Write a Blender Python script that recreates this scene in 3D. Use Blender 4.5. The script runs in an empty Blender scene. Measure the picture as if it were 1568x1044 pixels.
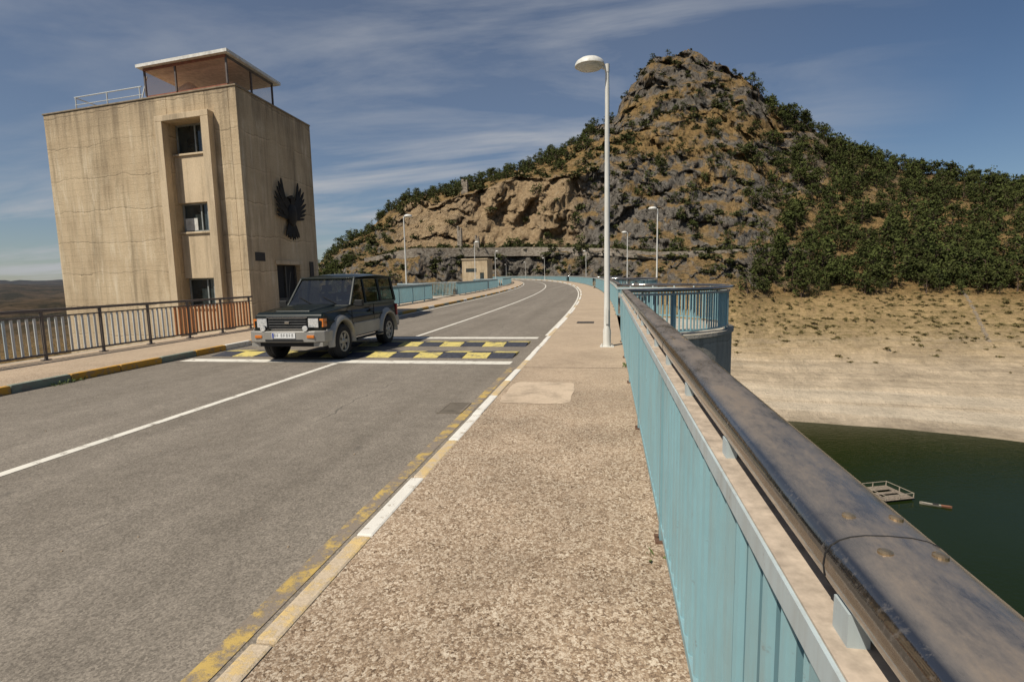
import bpy, bmesh, math, random
import numpy as np
from mathutils import Vector, Matrix, noise
random.seed(7); rng=np.random.default_rng(5)
rad=math.radians
scene=bpy.context.scene
scene.view_settings.view_transform='Standard'
scene.view_settings.look='None'
scene.view_settings.exposure=0

# ------------------------------------------------------------------ materials
class S:
    def __init__(s,name,rough=.8,metal=0.0,spec=.3):
        s.m=bpy.data.materials.new(name); s.m.use_nodes=True; s.t=s.m.node_tree
        s.b=s.t.nodes['Principled BSDF']
        s.b.inputs['Roughness'].default_value=rough; s.b.inputs['Metallic'].default_value=metal
        s.b.inputs['Specular IOR Level'].default_value=spec
        s._pos=None
    def n(s,ty,**k):
        nd=s.t.nodes.new(ty)
        for a,b in k.items(): setattr(nd,a,b)
        return nd
    def set(s,inp,v):
        if isinstance(v,bpy.types.NodeSocket): s.t.links.new(v,inp)
        elif isinstance(v,(tuple,list)) and len(v)==3 and inp.type=='RGBA': inp.default_value=(*v,1)
        else: inp.default_value=v
    @property
    def pos(s):
        if s._pos is None: s._pos=s.n('ShaderNodeTexCoord').outputs['Object']
        return s._pos
    def mapv(s,scale,vec=None,rot=(0,0,0)):
        m=s.n('ShaderNodeMapping'); m.inputs['Scale'].default_value=scale; m.inputs['Rotation'].default_value=rot
        s.t.links.new(vec or s.pos,m.inputs[0]); return m.outputs[0]
    def noise(s,scale,detail=4,rough=.6,vec=None,dist=0):
        x=s.n('ShaderNodeTexNoise'); x.inputs['Scale'].default_value=scale; x.inputs['Detail'].default_value=detail
        x.inputs['Roughness'].default_value=rough; x.inputs['Distortion'].default_value=dist
        s.t.links.new(vec or s.pos,x.inputs['Vector']); return x.outputs[0]
    def vor(s,scale,vec=None,feature='F1',out='Distance'):
        x=s.n('ShaderNodeTexVoronoi'); x.feature=feature; x.inputs['Scale'].default_value=scale
        s.t.links.new(vec or s.pos,x.inputs['Vector']); return x.outputs[out]
    def ramp(s,fac,stops):
        r=s.n('ShaderNodeValToRGB'); e=r.color_ramp.elements
        while len(e)<len(stops): e.new(.5)
        for el,(p,c) in zip(e,stops):
            el.position=p; el.color=(c,c,c,1) if not isinstance(c,(tuple,list)) else (*c,1)
        s.t.links.new(fac,r.inputs[0]); return r.outputs[0]
    def mix(s,f,a,b,mode='MIX'):
        x=s.n('ShaderNodeMix',data_type='RGBA',blend_type=mode)
        s.set(x.inputs[0],f); s.set(x.inputs[6],a); s.set(x.inputs[7],b); return x.outputs[2]
    def math(s,op,a,b=0.0,c=None):
        x=s.n('ShaderNodeMath',operation=op); s.set(x.inputs[0],a); s.set(x.inputs[1],b)
        if c is not None: s.set(x.inputs[2],c)
        return x.outputs[0]
    def sep(s,v=None):
        x=s.n('ShaderNodeSeparateXYZ'); s.t.links.new(v or s.pos,x.inputs[0]); return x.outputs
    def bw(s,c):
        x=s.n('ShaderNodeRGBToBW'); s.t.links.new(c,x.inputs[0]); return x.outputs[0]
    def attr(s,name):
        x=s.n('ShaderNodeAttribute'); x.attribute_name=name; return x
    def col(s,c): s.set(s.b.inputs['Base Color'],c); return s
    def rough(s,c): s.set(s.b.inputs['Roughness'],c); return s
    def bump(s,h,strength=.5,dist=.01,prev=None):
        x=s.n('ShaderNodeBump'); x.inputs['Strength'].default_value=strength; x.inputs['Distance'].default_value=dist
        s.t.links.new(h,x.inputs['Height'])
        if prev: s.t.links.new(prev,x.inputs['Normal'])
        s.t.links.new(x.outputs[0],s.b.inputs['Normal']); return x.outputs[0]

def simple(name,c,rough=.7,metal=0,spec=.3,var=.25,scale=6,bump=0):
    s=S(name,rough,metal,spec)
    n=s.noise(scale,4,.65)
    d=tuple(x*(1-var) for x in c); u=tuple(min(1,x*(1+var)) for x in c)
    s.col(s.ramp(n,[(.3,d),(.7,u)]))
    if bump: s.bump(n,bump,.01)
    return s.m

def asphalt():
    s=S('asphalt',.9,0,.2)
    big=s.noise(.35,5,.65); tr=s.noise(1.0,4,.6,vec=s.mapv((1.3,.06,1)))
    fine=s.noise(120,2,.75); bw=s.bw(s.vor(85,out='Color'))
    c=s.ramp(big,[(.3,(.165,.141,.113)),(.7,(.232,.201,.164))])
    c=s.mix(.5,c,s.ramp(tr,[(.3,(.140,.121,.098)),(.7,(.250,.218,.180))]))
    c=s.mix(1.0,c,s.ramp(fine,[(.25,.70),(.5,1.0),(.78,1.34)]),'MULTIPLY')
    c=s.mix(1.0,c,s.ramp(bw,[(.15,.72),(.5,1.0),(.8,1.25)]),'MULTIPLY')
    c=s.mix(1.0,c,s.ramp(s.noise(5,5,.7),[(.3,.86),(.7,1.12)]),'MULTIPLY')
    sp=s.noise(1.7,3,.5); c=s.mix(s.ramp(sp,[(.70,0.0),(.76,.5)]),c,(.09,.08,.07))
    wob=s.noise(.6,4,.6); x,y,z=s.sep()
    cx=s.math('ABSOLUTE',s.math('SUBTRACT',s.math('ADD',x,s.math('MULTIPLY',wob,.9)),-3.05))
    c=s.mix(s.math('MULTIPLY',s.ramp(cx,[(.006,.55),(.014,0.0)]),s.ramp(s.noise(.5,3),[(.48,0.0),(.55,1.0)])),c,(.06,.055,.05))
    s.col(c); s.bump(s.math('ADD',fine,bw),.5,.005); return s.m
def pebble():
    s=S('exposed_aggregate',.9,0,.2)
    wv=s.n('ShaderNodeTexNoise'); wv.inputs['Scale'].default_value=45; wv.inputs['Detail'].default_value=2; s.t.links.new(s.pos,wv.inputs['Vector'])
    wp=s.mix(.035,s.pos,wv.outputs[1])
    va=s.bw(s.vor(75,vec=wp,out='Color')); d=s.vor(75,vec=wp); vb=s.bw(s.vor(150,out='Color')); big=s.noise(.8,6,.65); mid=s.noise(7,5,.7); fine=s.noise(220,2,.8)
    y=s.sep()[1]
    st=s.math('ADD',s.math('MULTIPLY',va,.6),s.math('MULTIPLY',vb,.4))
    stone=s.ramp(st,[(.22,(.085,.055,.036)),(.36,(.24,.16,.10)),(.50,(.40,.29,.19)),(.70,(.72,.61,.47))])
    mortar=s.ramp(mid,[(.3,(.27,.195,.13)),(.7,(.47,.355,.25))])
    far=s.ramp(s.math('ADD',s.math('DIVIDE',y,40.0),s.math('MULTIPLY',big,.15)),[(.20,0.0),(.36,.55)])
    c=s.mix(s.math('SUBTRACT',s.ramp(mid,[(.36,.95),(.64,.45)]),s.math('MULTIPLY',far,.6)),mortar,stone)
    c=s.mix(s.ramp(d,[(.45,0.0),(.85,.35)]),c,(.15,.10,.065))
    c=s.mix(1.0,c,s.ramp(fine,[(.3,.75),(.7,1.25)]),'MULTIPLY')
    c=s.mix(1.0,c,s.ramp(big,[(.28,.64),(.72,1.16)]),'MULTIPLY')
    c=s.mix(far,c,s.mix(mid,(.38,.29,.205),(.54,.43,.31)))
    s.col(c); s.bump(s.math('ADD',s.math('MULTIPLY',d,-.7),s.math('MULTIPLY',fine,.5)),.6,.007); return s.m
def paint(name,c,under=(.2,.16,.12),lo=.42,hi=.55,sc=6):
    s=S(name,.75,0,.3)
    w=s.noise(sc,8,.78); m=s.ramp(w,[(lo,0.0),(hi,1.0)])
    u=s.mix(s.noise(60,3),tuple(x*.6 for x in under),tuple(min(1,x*1.3) for x in under))
    cc=s.mix(s.noise(3,4),tuple(x*.72 for x in c),c)
    s.col(s.mix(m,u,cc)); s.bump(s.math('ADD',m,s.noise(90,2)),.5,.004); return s.m
def concrete(name,c0,c1,board=True,lift=1.15):
    s=S(name,.9,0,.2)
    big=s.noise(.5,6,.65); st=s.noise(1.0,6,.7,vec=s.mapv((2.6,2.6,.22))); fine=s.noise(25,4,.7)
    c=s.ramp(big,[(.3,c0),(.7,c1)])
    c=s.mix(.85,c,s.mix(1.0,c,s.ramp(st,[(.33,.58),(.5,1.0),(.7,1.14)]),'MULTIPLY'))
    c=s.mix(1.0,c,s.ramp(fine,[(.3,.86),(.7,1.1)]),'MULTIPLY')
    x,y,z=s.sep()
    if board:
        wob=s.noise(.45,5,.65); zz=s.math('ADD',s.math('DIVIDE',z,lift),s.math('MULTIPLY',wob,.6))
        fr=s.math('FRACT',zz); ln=s.ramp(fr,[(0.0,.58),(.012,.58),(.035,1.0),(.93,1.0),(1.0,1.28)])
        br=s.ramp(s.noise(.9,4,.6),[(.38,.2),(.58,1.0)])
        c=s.mix(br,c,s.mix(1.0,c,ln,'MULTIPLY'))
        zb=s.math('FRACT',s.math('DIVIDE',z,.24)); lb=s.ramp(zb,[(0.0,.8),(.06,1.0),(1,1.0)])
        c=s.mix(.25,c,s.mix(1.0,c,lb,'MULTIPLY'))
        dr=s.noise(1,6,.75,vec=s.mapv((4.2,4.2,.5)))
        c=s.mix(s.math('MULTIPLY',s.ramp(dr,[(.51,0.0),(.66,.65)]),s.ramp(big,[(.4,0.0),(.6,1.0)])),c,(.72,.62,.46))
        top=s.ramp(s.math('SUBTRACT',z,6.9),[(0.0,0.0),(.95,.55)])
        c=s.mix(s.math('MULTIPLY',top,s.ramp(st,[(.4,1.0),(.65,.1)])),c,(.17,.13,.09))
        s.bump(s.math('ADD',s.math('ADD',s.math('MULTIPLY',ln,.6),fine),s.math('ADD',big,lb)),.6,.03)
    else: s.bump(s.math('ADD',fine,big),.4,.01)
    s.col(c); return s.m
def painted_metal(name,c,rust=.12,rough=.45):
    s=S(name,rough,0,.4)
    m=s.ramp(s.noise(9,6,.75),[(.62,0.0),(.70,1.0)])
    cc=s.mix(s.noise(2.3,4,.7),tuple(x*.78 for x in c),tuple(min(1,x*1.12) for x in c))
    dr=s.ramp(s.noise(1,5,.7,vec=s.mapv((14,14,1.2))),[(.45,0.0),(.75,.4)])
    cc=s.mix(dr,cc,(.25,.21,.16))
    s.col(s.mix(s.math('MULTIPLY',m,rust*4),cc,(.14,.06,.03))); return s.m
def steel():
    s=S('handrail_steel',.3,.9,.5)
    g=s.n('ShaderNodeNewGeometry'); nz=s.sep(g.outputs['Normal'])[2]
    n=s.noise(7,8,.78,vec=s.mapv((1,.35,1))); sp=s.noise(60,5,.8)
    top=s.math('MULTIPLY',s.ramp(nz,[(.80,0.0),(.985,1.0)]),s.ramp(n,[(.38,.25),(.60,1.0)]))
    sc=s.math('MULTIPLY',s.ramp(sp,[(.54,0.0),(.72,.5)]),s.ramp(n,[(.4,.25),(.6,1.0)]))
    dust=s.math('MAXIMUM',s.math('MULTIPLY',top,.8),sc)
    s.col(s.mix(dust,s.mix(n,(.17,.155,.14),(.38,.36,.35)),s.mix(sp,(.14,.105,.075),(.28,.215,.155))))
    s.set(s.b.inputs['Metallic'],s.math('SUBTRACT',.97,s.math('MULTIPLY',dust,.95)))
    s.rough(s.math('ADD',.10,s.math('MULTIPLY',dust,.55))); s.bump(s.noise(9,6,.7),.15,.004); return s.m

m_asph=asphalt(); m_peb=pebble()
m_white=paint('worn_white_paint',(.76,.72,.63),(.24,.2,.16),.36,.45)
m_yel=paint('worn_yellow_paint',(.54,.38,.12),(.23,.19,.15),.47,.56,4)
m_kwhite=paint('kerb_white_paint',(.80,.76,.68),(.42,.34,.25),.37,.44,7)
m_kyel=paint('kerb_yellow_paint',(.68,.49,.22),(.52,.42,.30),.48,.58,7)
m_korange=paint('kerb_orange_paint',(.62,.33,.05),(.30,.22,.14),.40,.50,7)
m_kgrey=paint('kerb_grey_paint',(.24,.28,.22),(.22,.2,.16),.42,.52,7)
m_patch=concrete('concrete_patch_mortar',(.44,.34,.245),(.54,.43,.315),False)
m_tower=concrete('tower_concrete',(.43,.325,.205),(.57,.45,.295))
m_tower2=concrete('tower_panel_concrete',(.50,.39,.255),(.60,.48,.33),False)
m_conc=concrete('dam_concrete',(.38,.34,.28),(.50,.45,.37))
m_blue=painted_metal('blue_rail_paint',(.225,.395,.435))
m_blue2=painted_metal('blue_toprail_paint',(.44,.52,.54))
m_greyrail=painted_metal('grey_rail_paint',(.58,.60,.58),.1)
m_brownrail=painted_metal('brown_rail_paint',(.48,.20,.075),.4)
m_darkrail=painted_metal('dark_rail_paint',(.12,.10,.09),.2)
m_dirt=simple('dusty_rail_top',(.42,.345,.27),.85,0,.2,.3,20)
m_steel=steel()
m_lamp=painted_metal('lamp_grey_paint',(.68,.67,.62),.03)
m_lampglass=simple('lamp_diffuser',(.62,.62,.58),.3,0,.5,.05)
m_dark=simple('rubber_and_pit_shade',(.025,.024,.024),.8,0,.3,.3,30,.3)
m_rust=simple('rust',(.13,.075,.05),.9,0,.2,.4,20,.5)
m_iron=simple('cast_iron',(.06,.055,.05),.7,.3,.3,.3,20)

# ------------------------------------------------------------------ mesh builder
class MB:
    def __init__(s): s.v=[];s.f=[];s.m=[]
    def add(s,vs,fs,mi=0):
        o=len(s.v); s.v+=[tuple(v) for v in vs]; s.f+=[tuple(i+o for i in f) for f in fs]; s.m+=[mi]*len(fs)
    def hexa(s,p,mi=0):
        s.add(p,[(0,3,2,1),(4,5,6,7),(0,1,5,4),(1,2,6,5),(2,3,7,6),(3,0,4,7)],mi)
    def box(s,x0,x1,y0,y1,z0,z1,mi=0):
        s.hexa([(x0,y0,z0),(x1,y0,z0),(x1,y1,z0),(x0,y1,z0),(x0,y0,z1),(x1,y0,z1),(x1,y1,z1),(x0,y1,z1)],mi)
    def cyl(s,p0,p1,r0,r1,n=12,mi=0,caps=True):
        p0=Vector(p0);p1=Vector(p1); d=(p1-p0).normalized()
        a=d.orthogonal().normalized(); b=d.cross(a)
        vs=[p0+(a*math.cos(2*math.pi*i/n)+b*math.sin(2*math.pi*i/n))*r0 for i in range(n)]
        vs+=[p1+(a*math.cos(2*math.pi*i/n)+b*math.sin(2*math.pi*i/n))*r1 for i in range(n)]
        fs=[(i,(i+1)%n,n+(i+1)%n,n+i) for i in range(n)]
        if caps: fs+=[tuple(reversed(range(n))),tuple(range(n,2*n))]
        s.add(vs,fs,mi)
    def bar(s,p0,p1,w,h,mi=0,up=(0,0,1),w1=None):
        p0=Vector(p0);p1=Vector(p1); d=(p1-p0).normalized(); sd=d.cross(Vector(up))
        if sd.length<1e-4: sd=Vector((1,0,0))
        sd.normalize(); u=sd.cross(d); a=sd*w/2; b=u*h/2; a1=a if w1 is None else sd*w1/2
        s.hexa([p0-a-b,p0+a-b,p1+a1-b,p1-a1-b,p0-a+b,p0+a+b,p1+a1+b,p1-a1+b],mi)
    def lathe(s,prof,n,axis='Z',mi=0,c=(0,0,0)):
        vs=[]
        for r,h in prof:
            for i in range(n):
                a=2*math.pi*i/n; x,y=r*math.cos(a),r*math.sin(a)
                p=(x,y,h) if axis=='Z' else (x,h,y)
                vs.append((p[0]+c[0],p[1]+c[1],p[2]+c[2]))
        fs=[]
        for k in range(len(prof)-1):
            for i in range(n):
                j=(i+1)%n; fs.append((k*n+i,k*n+j,(k+1)*n+j,(k+1)*n+i))
        s.add(vs,fs,mi)
    def sweep(s,path,prof,mi=0,cap=True):
        n=len(prof); vs=[]
        for i,p in enumerate(path):
            d=(path[min(i+1,len(path)-1)]-path[max(i-1,0)]); d.z=0; d.normalize()
            r=Vector((d.y,-d.x,0))
            for a,b in prof: vs.append(p+r*a+Vector((0,0,b)))
        fs=[]
        for i in range(len(path)-1):
            for k in range(n):
                l=(k+1)%n; fs.append((i*n+k,i*n+l,(i+1)*n+l,(i+1)*n+k))
        if cap: fs+=[tuple(range(n)),tuple(reversed(range((len(path)-1)*n,len(path)*n)))]
        s.add(vs,fs,mi)
    def obj(s,name,mats,parent=None,bevel=0,smooth=False,seg=2,fix=True):
        me=bpy.data.meshes.new(name); me.from_pydata(s.v,[],s.f)
        for m in (mats if isinstance(mats,(list,tuple)) else [mats]): me.materials.append(m)
        me.polygons.foreach_set('material_index',s.m)
        if fix:
            bm=bmesh.new(); bm.from_mesh(me); bmesh.ops.recalc_face_normals(bm,faces=bm.faces); bm.to_mesh(me); bm.free()
        if smooth: me.polygons.foreach_set('use_smooth',[True]*len(me.polygons))
        o=bpy.data.objects.new(name,me); scene.collection.objects.link(o)
        if parent: o.parent=parent
        if bevel:
            b=o.modifiers.new('bevel','BEVEL'); b.width=bevel; b.segments=seg; b.limit_method='ANGLE'; b.angle_limit=rad(35)
        if smooth=='auto':
            e=o.modifiers.new('es','EDGE_SPLIT'); e.split_angle=rad(40)
        me.update(); return o
def empty(name,loc=(0,0,0),rotz=0):
    e=bpy.data.objects.new(name,None); e.location=loc; e.rotation_euler=(0,0,rotz); e.empty_display_size=.3
    scene.collection.objects.link(e); return e

# ------------------------------------------------------------------ dam alignment
def xo(y): return -(max(0,y-18))**2/1090.0
YEND=256
RK=-1.56; CL=-5.5; LK=-9.4; LR=-11.75; RR=.335; KW=.115
ys=[-8+i*1.0 for i in range(60)]+[52+i*4 for i in range(52)]
ys=[y for y in ys if y<=YEND]
def strip(name,x0,x1,z,mat):
    mb=MB(); vs=[];fs=[]
    for y in ys: vs+=[(x0+xo(y),y,z),(x1+xo(y),y,z)]
    for i in range(len(ys)-1): fs.append((2*i,2*i+1,2*i+3,2*i+2))
    mb.add(vs,fs); return mb.obj(name,mat)
def addstrip(mb,x0,x1,z,y0,y1,mi,step=1.0):
    n=max(1,int((y1-y0)/step)); yy=[y0+(y1-y0)*i/n for i in range(n+1)]
    vs=[];fs=[]
    for y in yy: vs+=[(x0+xo(y),y,z),(x1+xo(y),y,z)]
    for i in range(len(yy)-1): fs.append((2*i,2*i+1,2*i+3,2*i+2))
    mb.add(vs,fs,mi)
ZR=-.13
strip('road',LK-.05,RK+.05,ZR,m_asph)
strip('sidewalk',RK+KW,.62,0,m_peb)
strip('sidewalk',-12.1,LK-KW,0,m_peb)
def kerb(name,xa,xb,mats,pattern):
    mb=MB(); y=-6.0
    while y<YEND-2:
        L=1.0 if y<60 else 4.0
        g=.010 if y<60 else 0
        j=random.uniform(-.007,.007); mi=pattern(y)
        zt=.004+random.uniform(-.003,.004)
        pts=[(xa+xo(y)+j,y+g,-.3),(xb+xo(y)+j,y+g,-.3),(xb+xo(y+L)+j,y+L,-.3),(xa+xo(y+L)+j,y+L,-.3)]
        tp=[(p[0],p[1],zt) for p in pts]
        mb.hexa(pts+tp,mi); y+=L
    return mb.obj(name,mats,bevel=.018)
def prk(y):
    if y>9: return 0 if int(y/2)%3!=1 else 1
    return {3:0,5:0,6:0,8:0}.get(int(y),1) if y>=0 else 1
kerb('kerb',RK,RK+KW,[m_kwhite,m_kyel],prk)
kerb('kerb',LK-KW,LK,[m_korange,m_kgrey,m_kwhite],lambda y:[0,0,1,0,2,0,0,1][int(y+8)%8])
mk=MB(); z1=ZR+.004
addstrip(mk,CL-.06,CL+.06,z1,-8,10.2,0); addstrip(mk,CL-.06,CL+.06,z1,15,YEND-3,0,3)
addstrip(mk,RK-.27,RK-.15,z1,-6,9.9,1)
addstrip(mk,RK-.20,RK-.10,z1,15.2,YEND-3,0,3)
addstrip(mk,LK+.15,LK+.27,z1,15.2,YEND-3,0,3)
def quad(mb,x0,x1,y0,y1,z,mi): mb.add([(x0,y0,z),(x1,y0,z),(x1,y1,z),(x0,y1,z)],[(0,1,2,3)],mi)
quad(mk,LK+.2,RK-.32,10.25,10.62,z1,0); quad(mk,LK+.2,RK-.32,14.45,14.85,z1,0)
mk.obj('road_marking',[m_white,m_yel],fix=False)
m_syel=paint('speed_bump_yellow',(.66,.54,.17),(.2,.17,.12),.40,.47,7)
m_sblk=simple('speed_bump_black',(.045,.047,.06),.75,0,.3,.4,12,.3)
for y0 in (11.0,12.85):
    sb=MB(); n=13; w=(RK-.40-(LK+.35))/n
    for i in range(n):
        for r in range(2):
            xa=LK+.35+i*w; ya=y0+r*.52; mi=(i+r)%2
            za,zb=(ZR+.006,ZR+.05) if r==0 else (ZR+.05,ZR+.006)
            g=.008; h_=.52
            sb.hexa([(xa+g,ya+g,ZR),(xa+w-g,ya+g,ZR),(xa+w-g,ya+h_-g,ZR),(xa+g,ya+h_-g,ZR),
                     (xa+g,ya+g,za),(xa+w-g,ya+g,za),(xa+w-g,ya+h_-g,zb),(xa+g,ya+h_-g,zb)],mi)
    sb.obj('speed_bump',[m_sblk,m_syel])
pm=MB(); pts=[]
N=34
for i in range(N):
    a=2*math.pi*i/N; sx=max(-1,min(1,1.3*math.cos(a))); sy=max(-1,min(1,1.3*math.sin(a)))
    pts.append((-.92+.46*sx+random.uniform(-.02,.02),7.25+.68*sy+random.uniform(-.03,.03),.004))
pm.add(pts,[tuple(range(N))]); pm.obj('concrete_patch',m_patch,fix=False)
jm=MB()
for y in (9.2,16.3,21,27,34): quad(jm,RK+KW+.01,.6,y,y+.015,.004,0)
jm.obj('sidewalk_joint',simple('joint_line',(.16,.12,.09)),fix=False)  # dark brown joint lines across the sidewalk
gm=MB(); gx,gy=-1.99,6.75
gm.box(gx-.16,gx+.16,gy-.28,gy-.25,ZR,ZR+.012);gm.box(gx-.16,gx+.16,gy+.25,gy+.28,ZR,ZR+.012)
gm.box(gx-.16,gx-.13,gy-.25,gy+.25,ZR,ZR+.012);gm.box(gx+.13,gx+.16,gy-.25,gy+.25,ZR,ZR+.012)
for i in range(9): gm.box(gx-.13,gx+.13,gy-.22+i*.052,gy-.195+i*.052,ZR,ZR+.010)
quad(gm,gx-.13,gx+.13,gy-.25,gy+.25,ZR+.003,1)  # dark sheet under the bars stands in for the shaded drain pit
gm.obj('drain_grate',[simple('grate_dusty_iron',(.17,.145,.115),.8,.1),m_dark])
g2=MB(); g2.box(-1.0,-.45,17.6,18.15,0,.012)
for i in range(5): g2.box(-.97+i*.1,-.93+i*.1,17.65,18.1,.012,.018)
g2.obj('manhole_cover',m_iron,bevel=.004)
lt=MB()
for i in range(260):
    y=random.uniform(.8,16); x=random.choice((RK-.03-abs(random.gauss(0,.06)),RK-.03-abs(random.gauss(0,.05)),LK+.03+abs(random.gauss(0,.08)),random.uniform(LK,RK))); r=random.uniform(.003,.009)
    lt.hexa([(x-r,y-r,ZR),(x+r*.8,y-r,ZR),(x+r,y+r*.9,ZR),(x-r*.7,y+r,ZR),(x-r*.6,y-r*.5,ZR+r),(x+r*.5,y-r*.6,ZR+r*.8),(x+r*.6,y+r*.5,ZR+r),(x-r*.4,y+r*.6,ZR+r*1.1)])
lt.obj('gravel',simple('gravel_bits',(.25,.19,.13),.9))

mb=MB(); yy=[y for y in ys]
vs=[];fs=[]
prof=[(-12.35,-.02),(-12.35,-.9),(-11.6,-1.3),(-10.8,-75),(-1,-75),(.25,-1.3),(.72,-.9),(.72,-.02)]
for y in yy:
    for a,b in prof: vs.append((a+xo(y),y,b))
n=len(prof)
for i in range(len(yy)-1):
    for k in range(n-1): fs.append((i*n+k,i*n+k+1,(i+1)*n+k+1,(i+1)*n+k))
mb.add(vs,fs)
vs=[];fs=[]
for y in yy: vs+=[(-12.35+xo(y),y,-.02),(LK-.1+xo(y),y,-.02)]
for i in range(len(yy)-1): fs.append((2*i,2*i+1,2*i+3,2*i+2))
mb.add(vs,fs)
mb.obj('dam_wall',m_conc)

# ------------------------------------------------------------------ bays + railings
RB=[(17.0,3.12),(41,3.6),(64,3.2),(115,3.2)]
LB=[(40,3.6),(74,3.8)]
def railpath(side,y0,y1,bays):
    X=RR if side>0 else LR
    pts=[]; cur=y0
    for (yc,r) in bays+[(1e9,0)]:
        end=min(y1,yc-r)
        while cur<end-.01:
            pts.append(Vector((X+xo(cur),cur,0))); cur+=1.2 if cur<60 else 4
        if yc>1e8: pts.append(Vector((X+xo(y1),y1,0))); break
        cx=X+xo(yc)
        for i in range(17):
            a=math.pi*i/16
            pts.append(Vector((cx+side*r*math.sin(a)+ (xo(yc-r*math.cos(a))-xo(yc)),yc-r*math.cos(a),0)))
        cur=yc+r+.6
    return pts
def resample(path,step):
    out=[];acc=0;nxt=0
    for i in range(len(path)-1):
        a,b=path[i],path[i+1]; L=(b-a).length; d=(b-a)/max(L,1e-6)
        while nxt<=acc+L: out.append((a+d*(nxt-acc),d)); nxt+=step(a.y) if callable(step) else step
        acc+=L
    return out
def oriented(mb,p,d,w,l,z0,z1,mi,off=0):
    r=Vector((d.y,-d.x,0)); c=p+r*off
    a=r*w/2; b=d*l/2
    q=[c-a-b,c+a-b,c+a+b,c-a+b]
    mb.hexa([(v.x,v.y,z0) for v in q]+[(v.x,v.y,z1) for v in q],mi)
def post8(mb,p,d,r,z0,z1,mi):
    mb.cyl((p.x,p.y,z0),(p.x,p.y,z1),r,r,8,mi,False)
rp=railpath(1,-1.6,250,RB)
rail=MB()
rail.sweep(rp,[(-.035,1.015),(.045,1.015),(.045,1.065),(-.035,1.065)],1)
rail.sweep(rp,[(-.028,1.0655),(.043,1.0655),(.043,1.070),(-.028,1.070)],2)
rail.sweep(rp,[(-.025,.07),(.03,.07),(.03,.11),(-.025,.11)],0)
for p,d in resample(rp,lambda y:.118 if y<45 else (.2 if y<90 else .5)):
    if p.y>90: oriented(rail,p,d,.04,.09,.10,1.02,0,.0)
    elif p.y>45: oriented(rail,p,d,.042,.030,.10,1.02,0,.002)
    else: post8(rail,p,d,.0215,.10,1.02,0)
for p,d in resample(rp,.8):
    if p.y<60: oriented(rail,p,d,.03,.05,1.065,1.12,1,.012)
for p,d in resample(rp,2.4):
    oriented(rail,p,d,.06,.06,.0,1.02,0,0)
    oriented(rail,p,d,.10,.11,.0,.012,3,-.005)
    if p.y<30: oriented(rail,p,d,.015,.015,.012,.03,3,-.045)
rail.obj('metal_railing',[m_blue,m_blue2,m_dirt,m_rust])
HC=(.082,1.148)
hp=[]
for i in range(24):
    a=2*math.pi*i/24
    ca,sa=math.cos(a),math.sin(a)
    hp.append((HC[0]+.088*math.copysign(abs(ca)**.75,ca),HC[1]+.050*math.copysign(abs(sa)**.75,sa)))
hr=MB(); hr.sweep(rp,hp,0)
hr.obj('railing_handrail',[m_steel],smooth=True)
sc=MB()
for y in (.86,3.4,6.0,8.5):
    prof2=[(a+(a-HC[0])*.012,HC[1]+(b-HC[1])*1.015) for a,b in hp]
    sc.sweep([Vector((RR,y,0)),Vector((RR,y+.0025,0))],prof2,0)
    for dx,dy in ((.055,-.05),(.125,-.05),(.055,.07),(.125,.07)):
        zt=HC[1]+.050
        sc.lathe([(.0001,zt+.0035),(.006,zt+.003),(.010,zt+.001),(.0105,zt-.006)],16,'Z',1,(RR+dx,y+dy,0))
m_brass=simple('screw_metal',(.60,.44,.26),.3,.9,.5,.2)
sc.obj('handrail_joint',[m_dark,m_brass])

lp1=[Vector((LR,y,0)) for y in (-4,0,4,8,12,16.4)]
lr=MB()
lr.sweep(lp1,[(-.04,1.02),(.04,1.02),(.04,1.08),(-.04,1.08)],2)
lr.sweep(lp1,[(-.02,.90),(.02,.90),(.02,.93),(-.02,.93)],2)
lr.sweep(lp1,[(-.02,.10),(.02,.10),(.02,.14),(-.02,.14)],2)
for p,d in resample(lp1,.15):
    mi=3 if p.y<8.8 else (0 if p.y<13.0 else 1)
    if mi==1: oriented(lr,p,d,.03,.075,.12,.92,mi)
    else: oriented(lr,p,d,.018,.050,.12,.92,mi)
for p,d in resample(lp1,1.35):
    oriented(lr,p,d,.05,.05,0,1.03,2)
    oriented(lr,p,d,.14,.14,0,.02,2)
lr.obj('metal_railing',[m_greyrail,m_brownrail,m_darkrail,m_blue2])
lp2=railpath(-1,22.5,250,LB)
l2=MB()
l2.sweep(lp2,[(-.05,1.06),(.05,1.06),(.05,1.12),(-.05,1.12)],1)
l2.sweep(lp2,[(-.025,.07),(.03,.07),(.03,.11),(-.025,.11)],0)
for p,d in resample(lp2,lambda y:.12 if y<60 else .3): oriented(l2,p,d,.045,.05 if p.y<60 else .12,.10,1.07,0)
for p,d in resample(lp2,2.4): oriented(l2,p,d,.07,.07,0,1.07,0)
l2.obj('metal_railing',[m_blue,m_blue2])
def bay(side,yc,r):
    X=(RR if side>0 else LR)+xo(yc); b=MB(); n=40
    def ring(R,z): return [(X+side*R*math.sin(math.pi*i/n),yc-R*math.cos(math.pi*i/n),z) for i in range(n+1)]
    vs=[]; levels=[(r+.17,.0),(r+.17,-.10),(r+.12,-.10),(r+.12,-.102),(r+.11,-75)]
    for R,z in levels: vs+=ring(R,z)
    m=n+1; fs=[]
    for k in range(len(levels)-1):
        for i in range(n): fs.append((k*m+i,k*m+i+1,(k+1)*m+i+1,(k+1)*m+i))
    fs.append(tuple(range(m)))
    b.add(vs,fs); b.obj('dam_bay',m_conc)
for yc,r in RB: bay(1,yc,r)
for yc,r in LB: bay(-1,yc,r)

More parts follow.
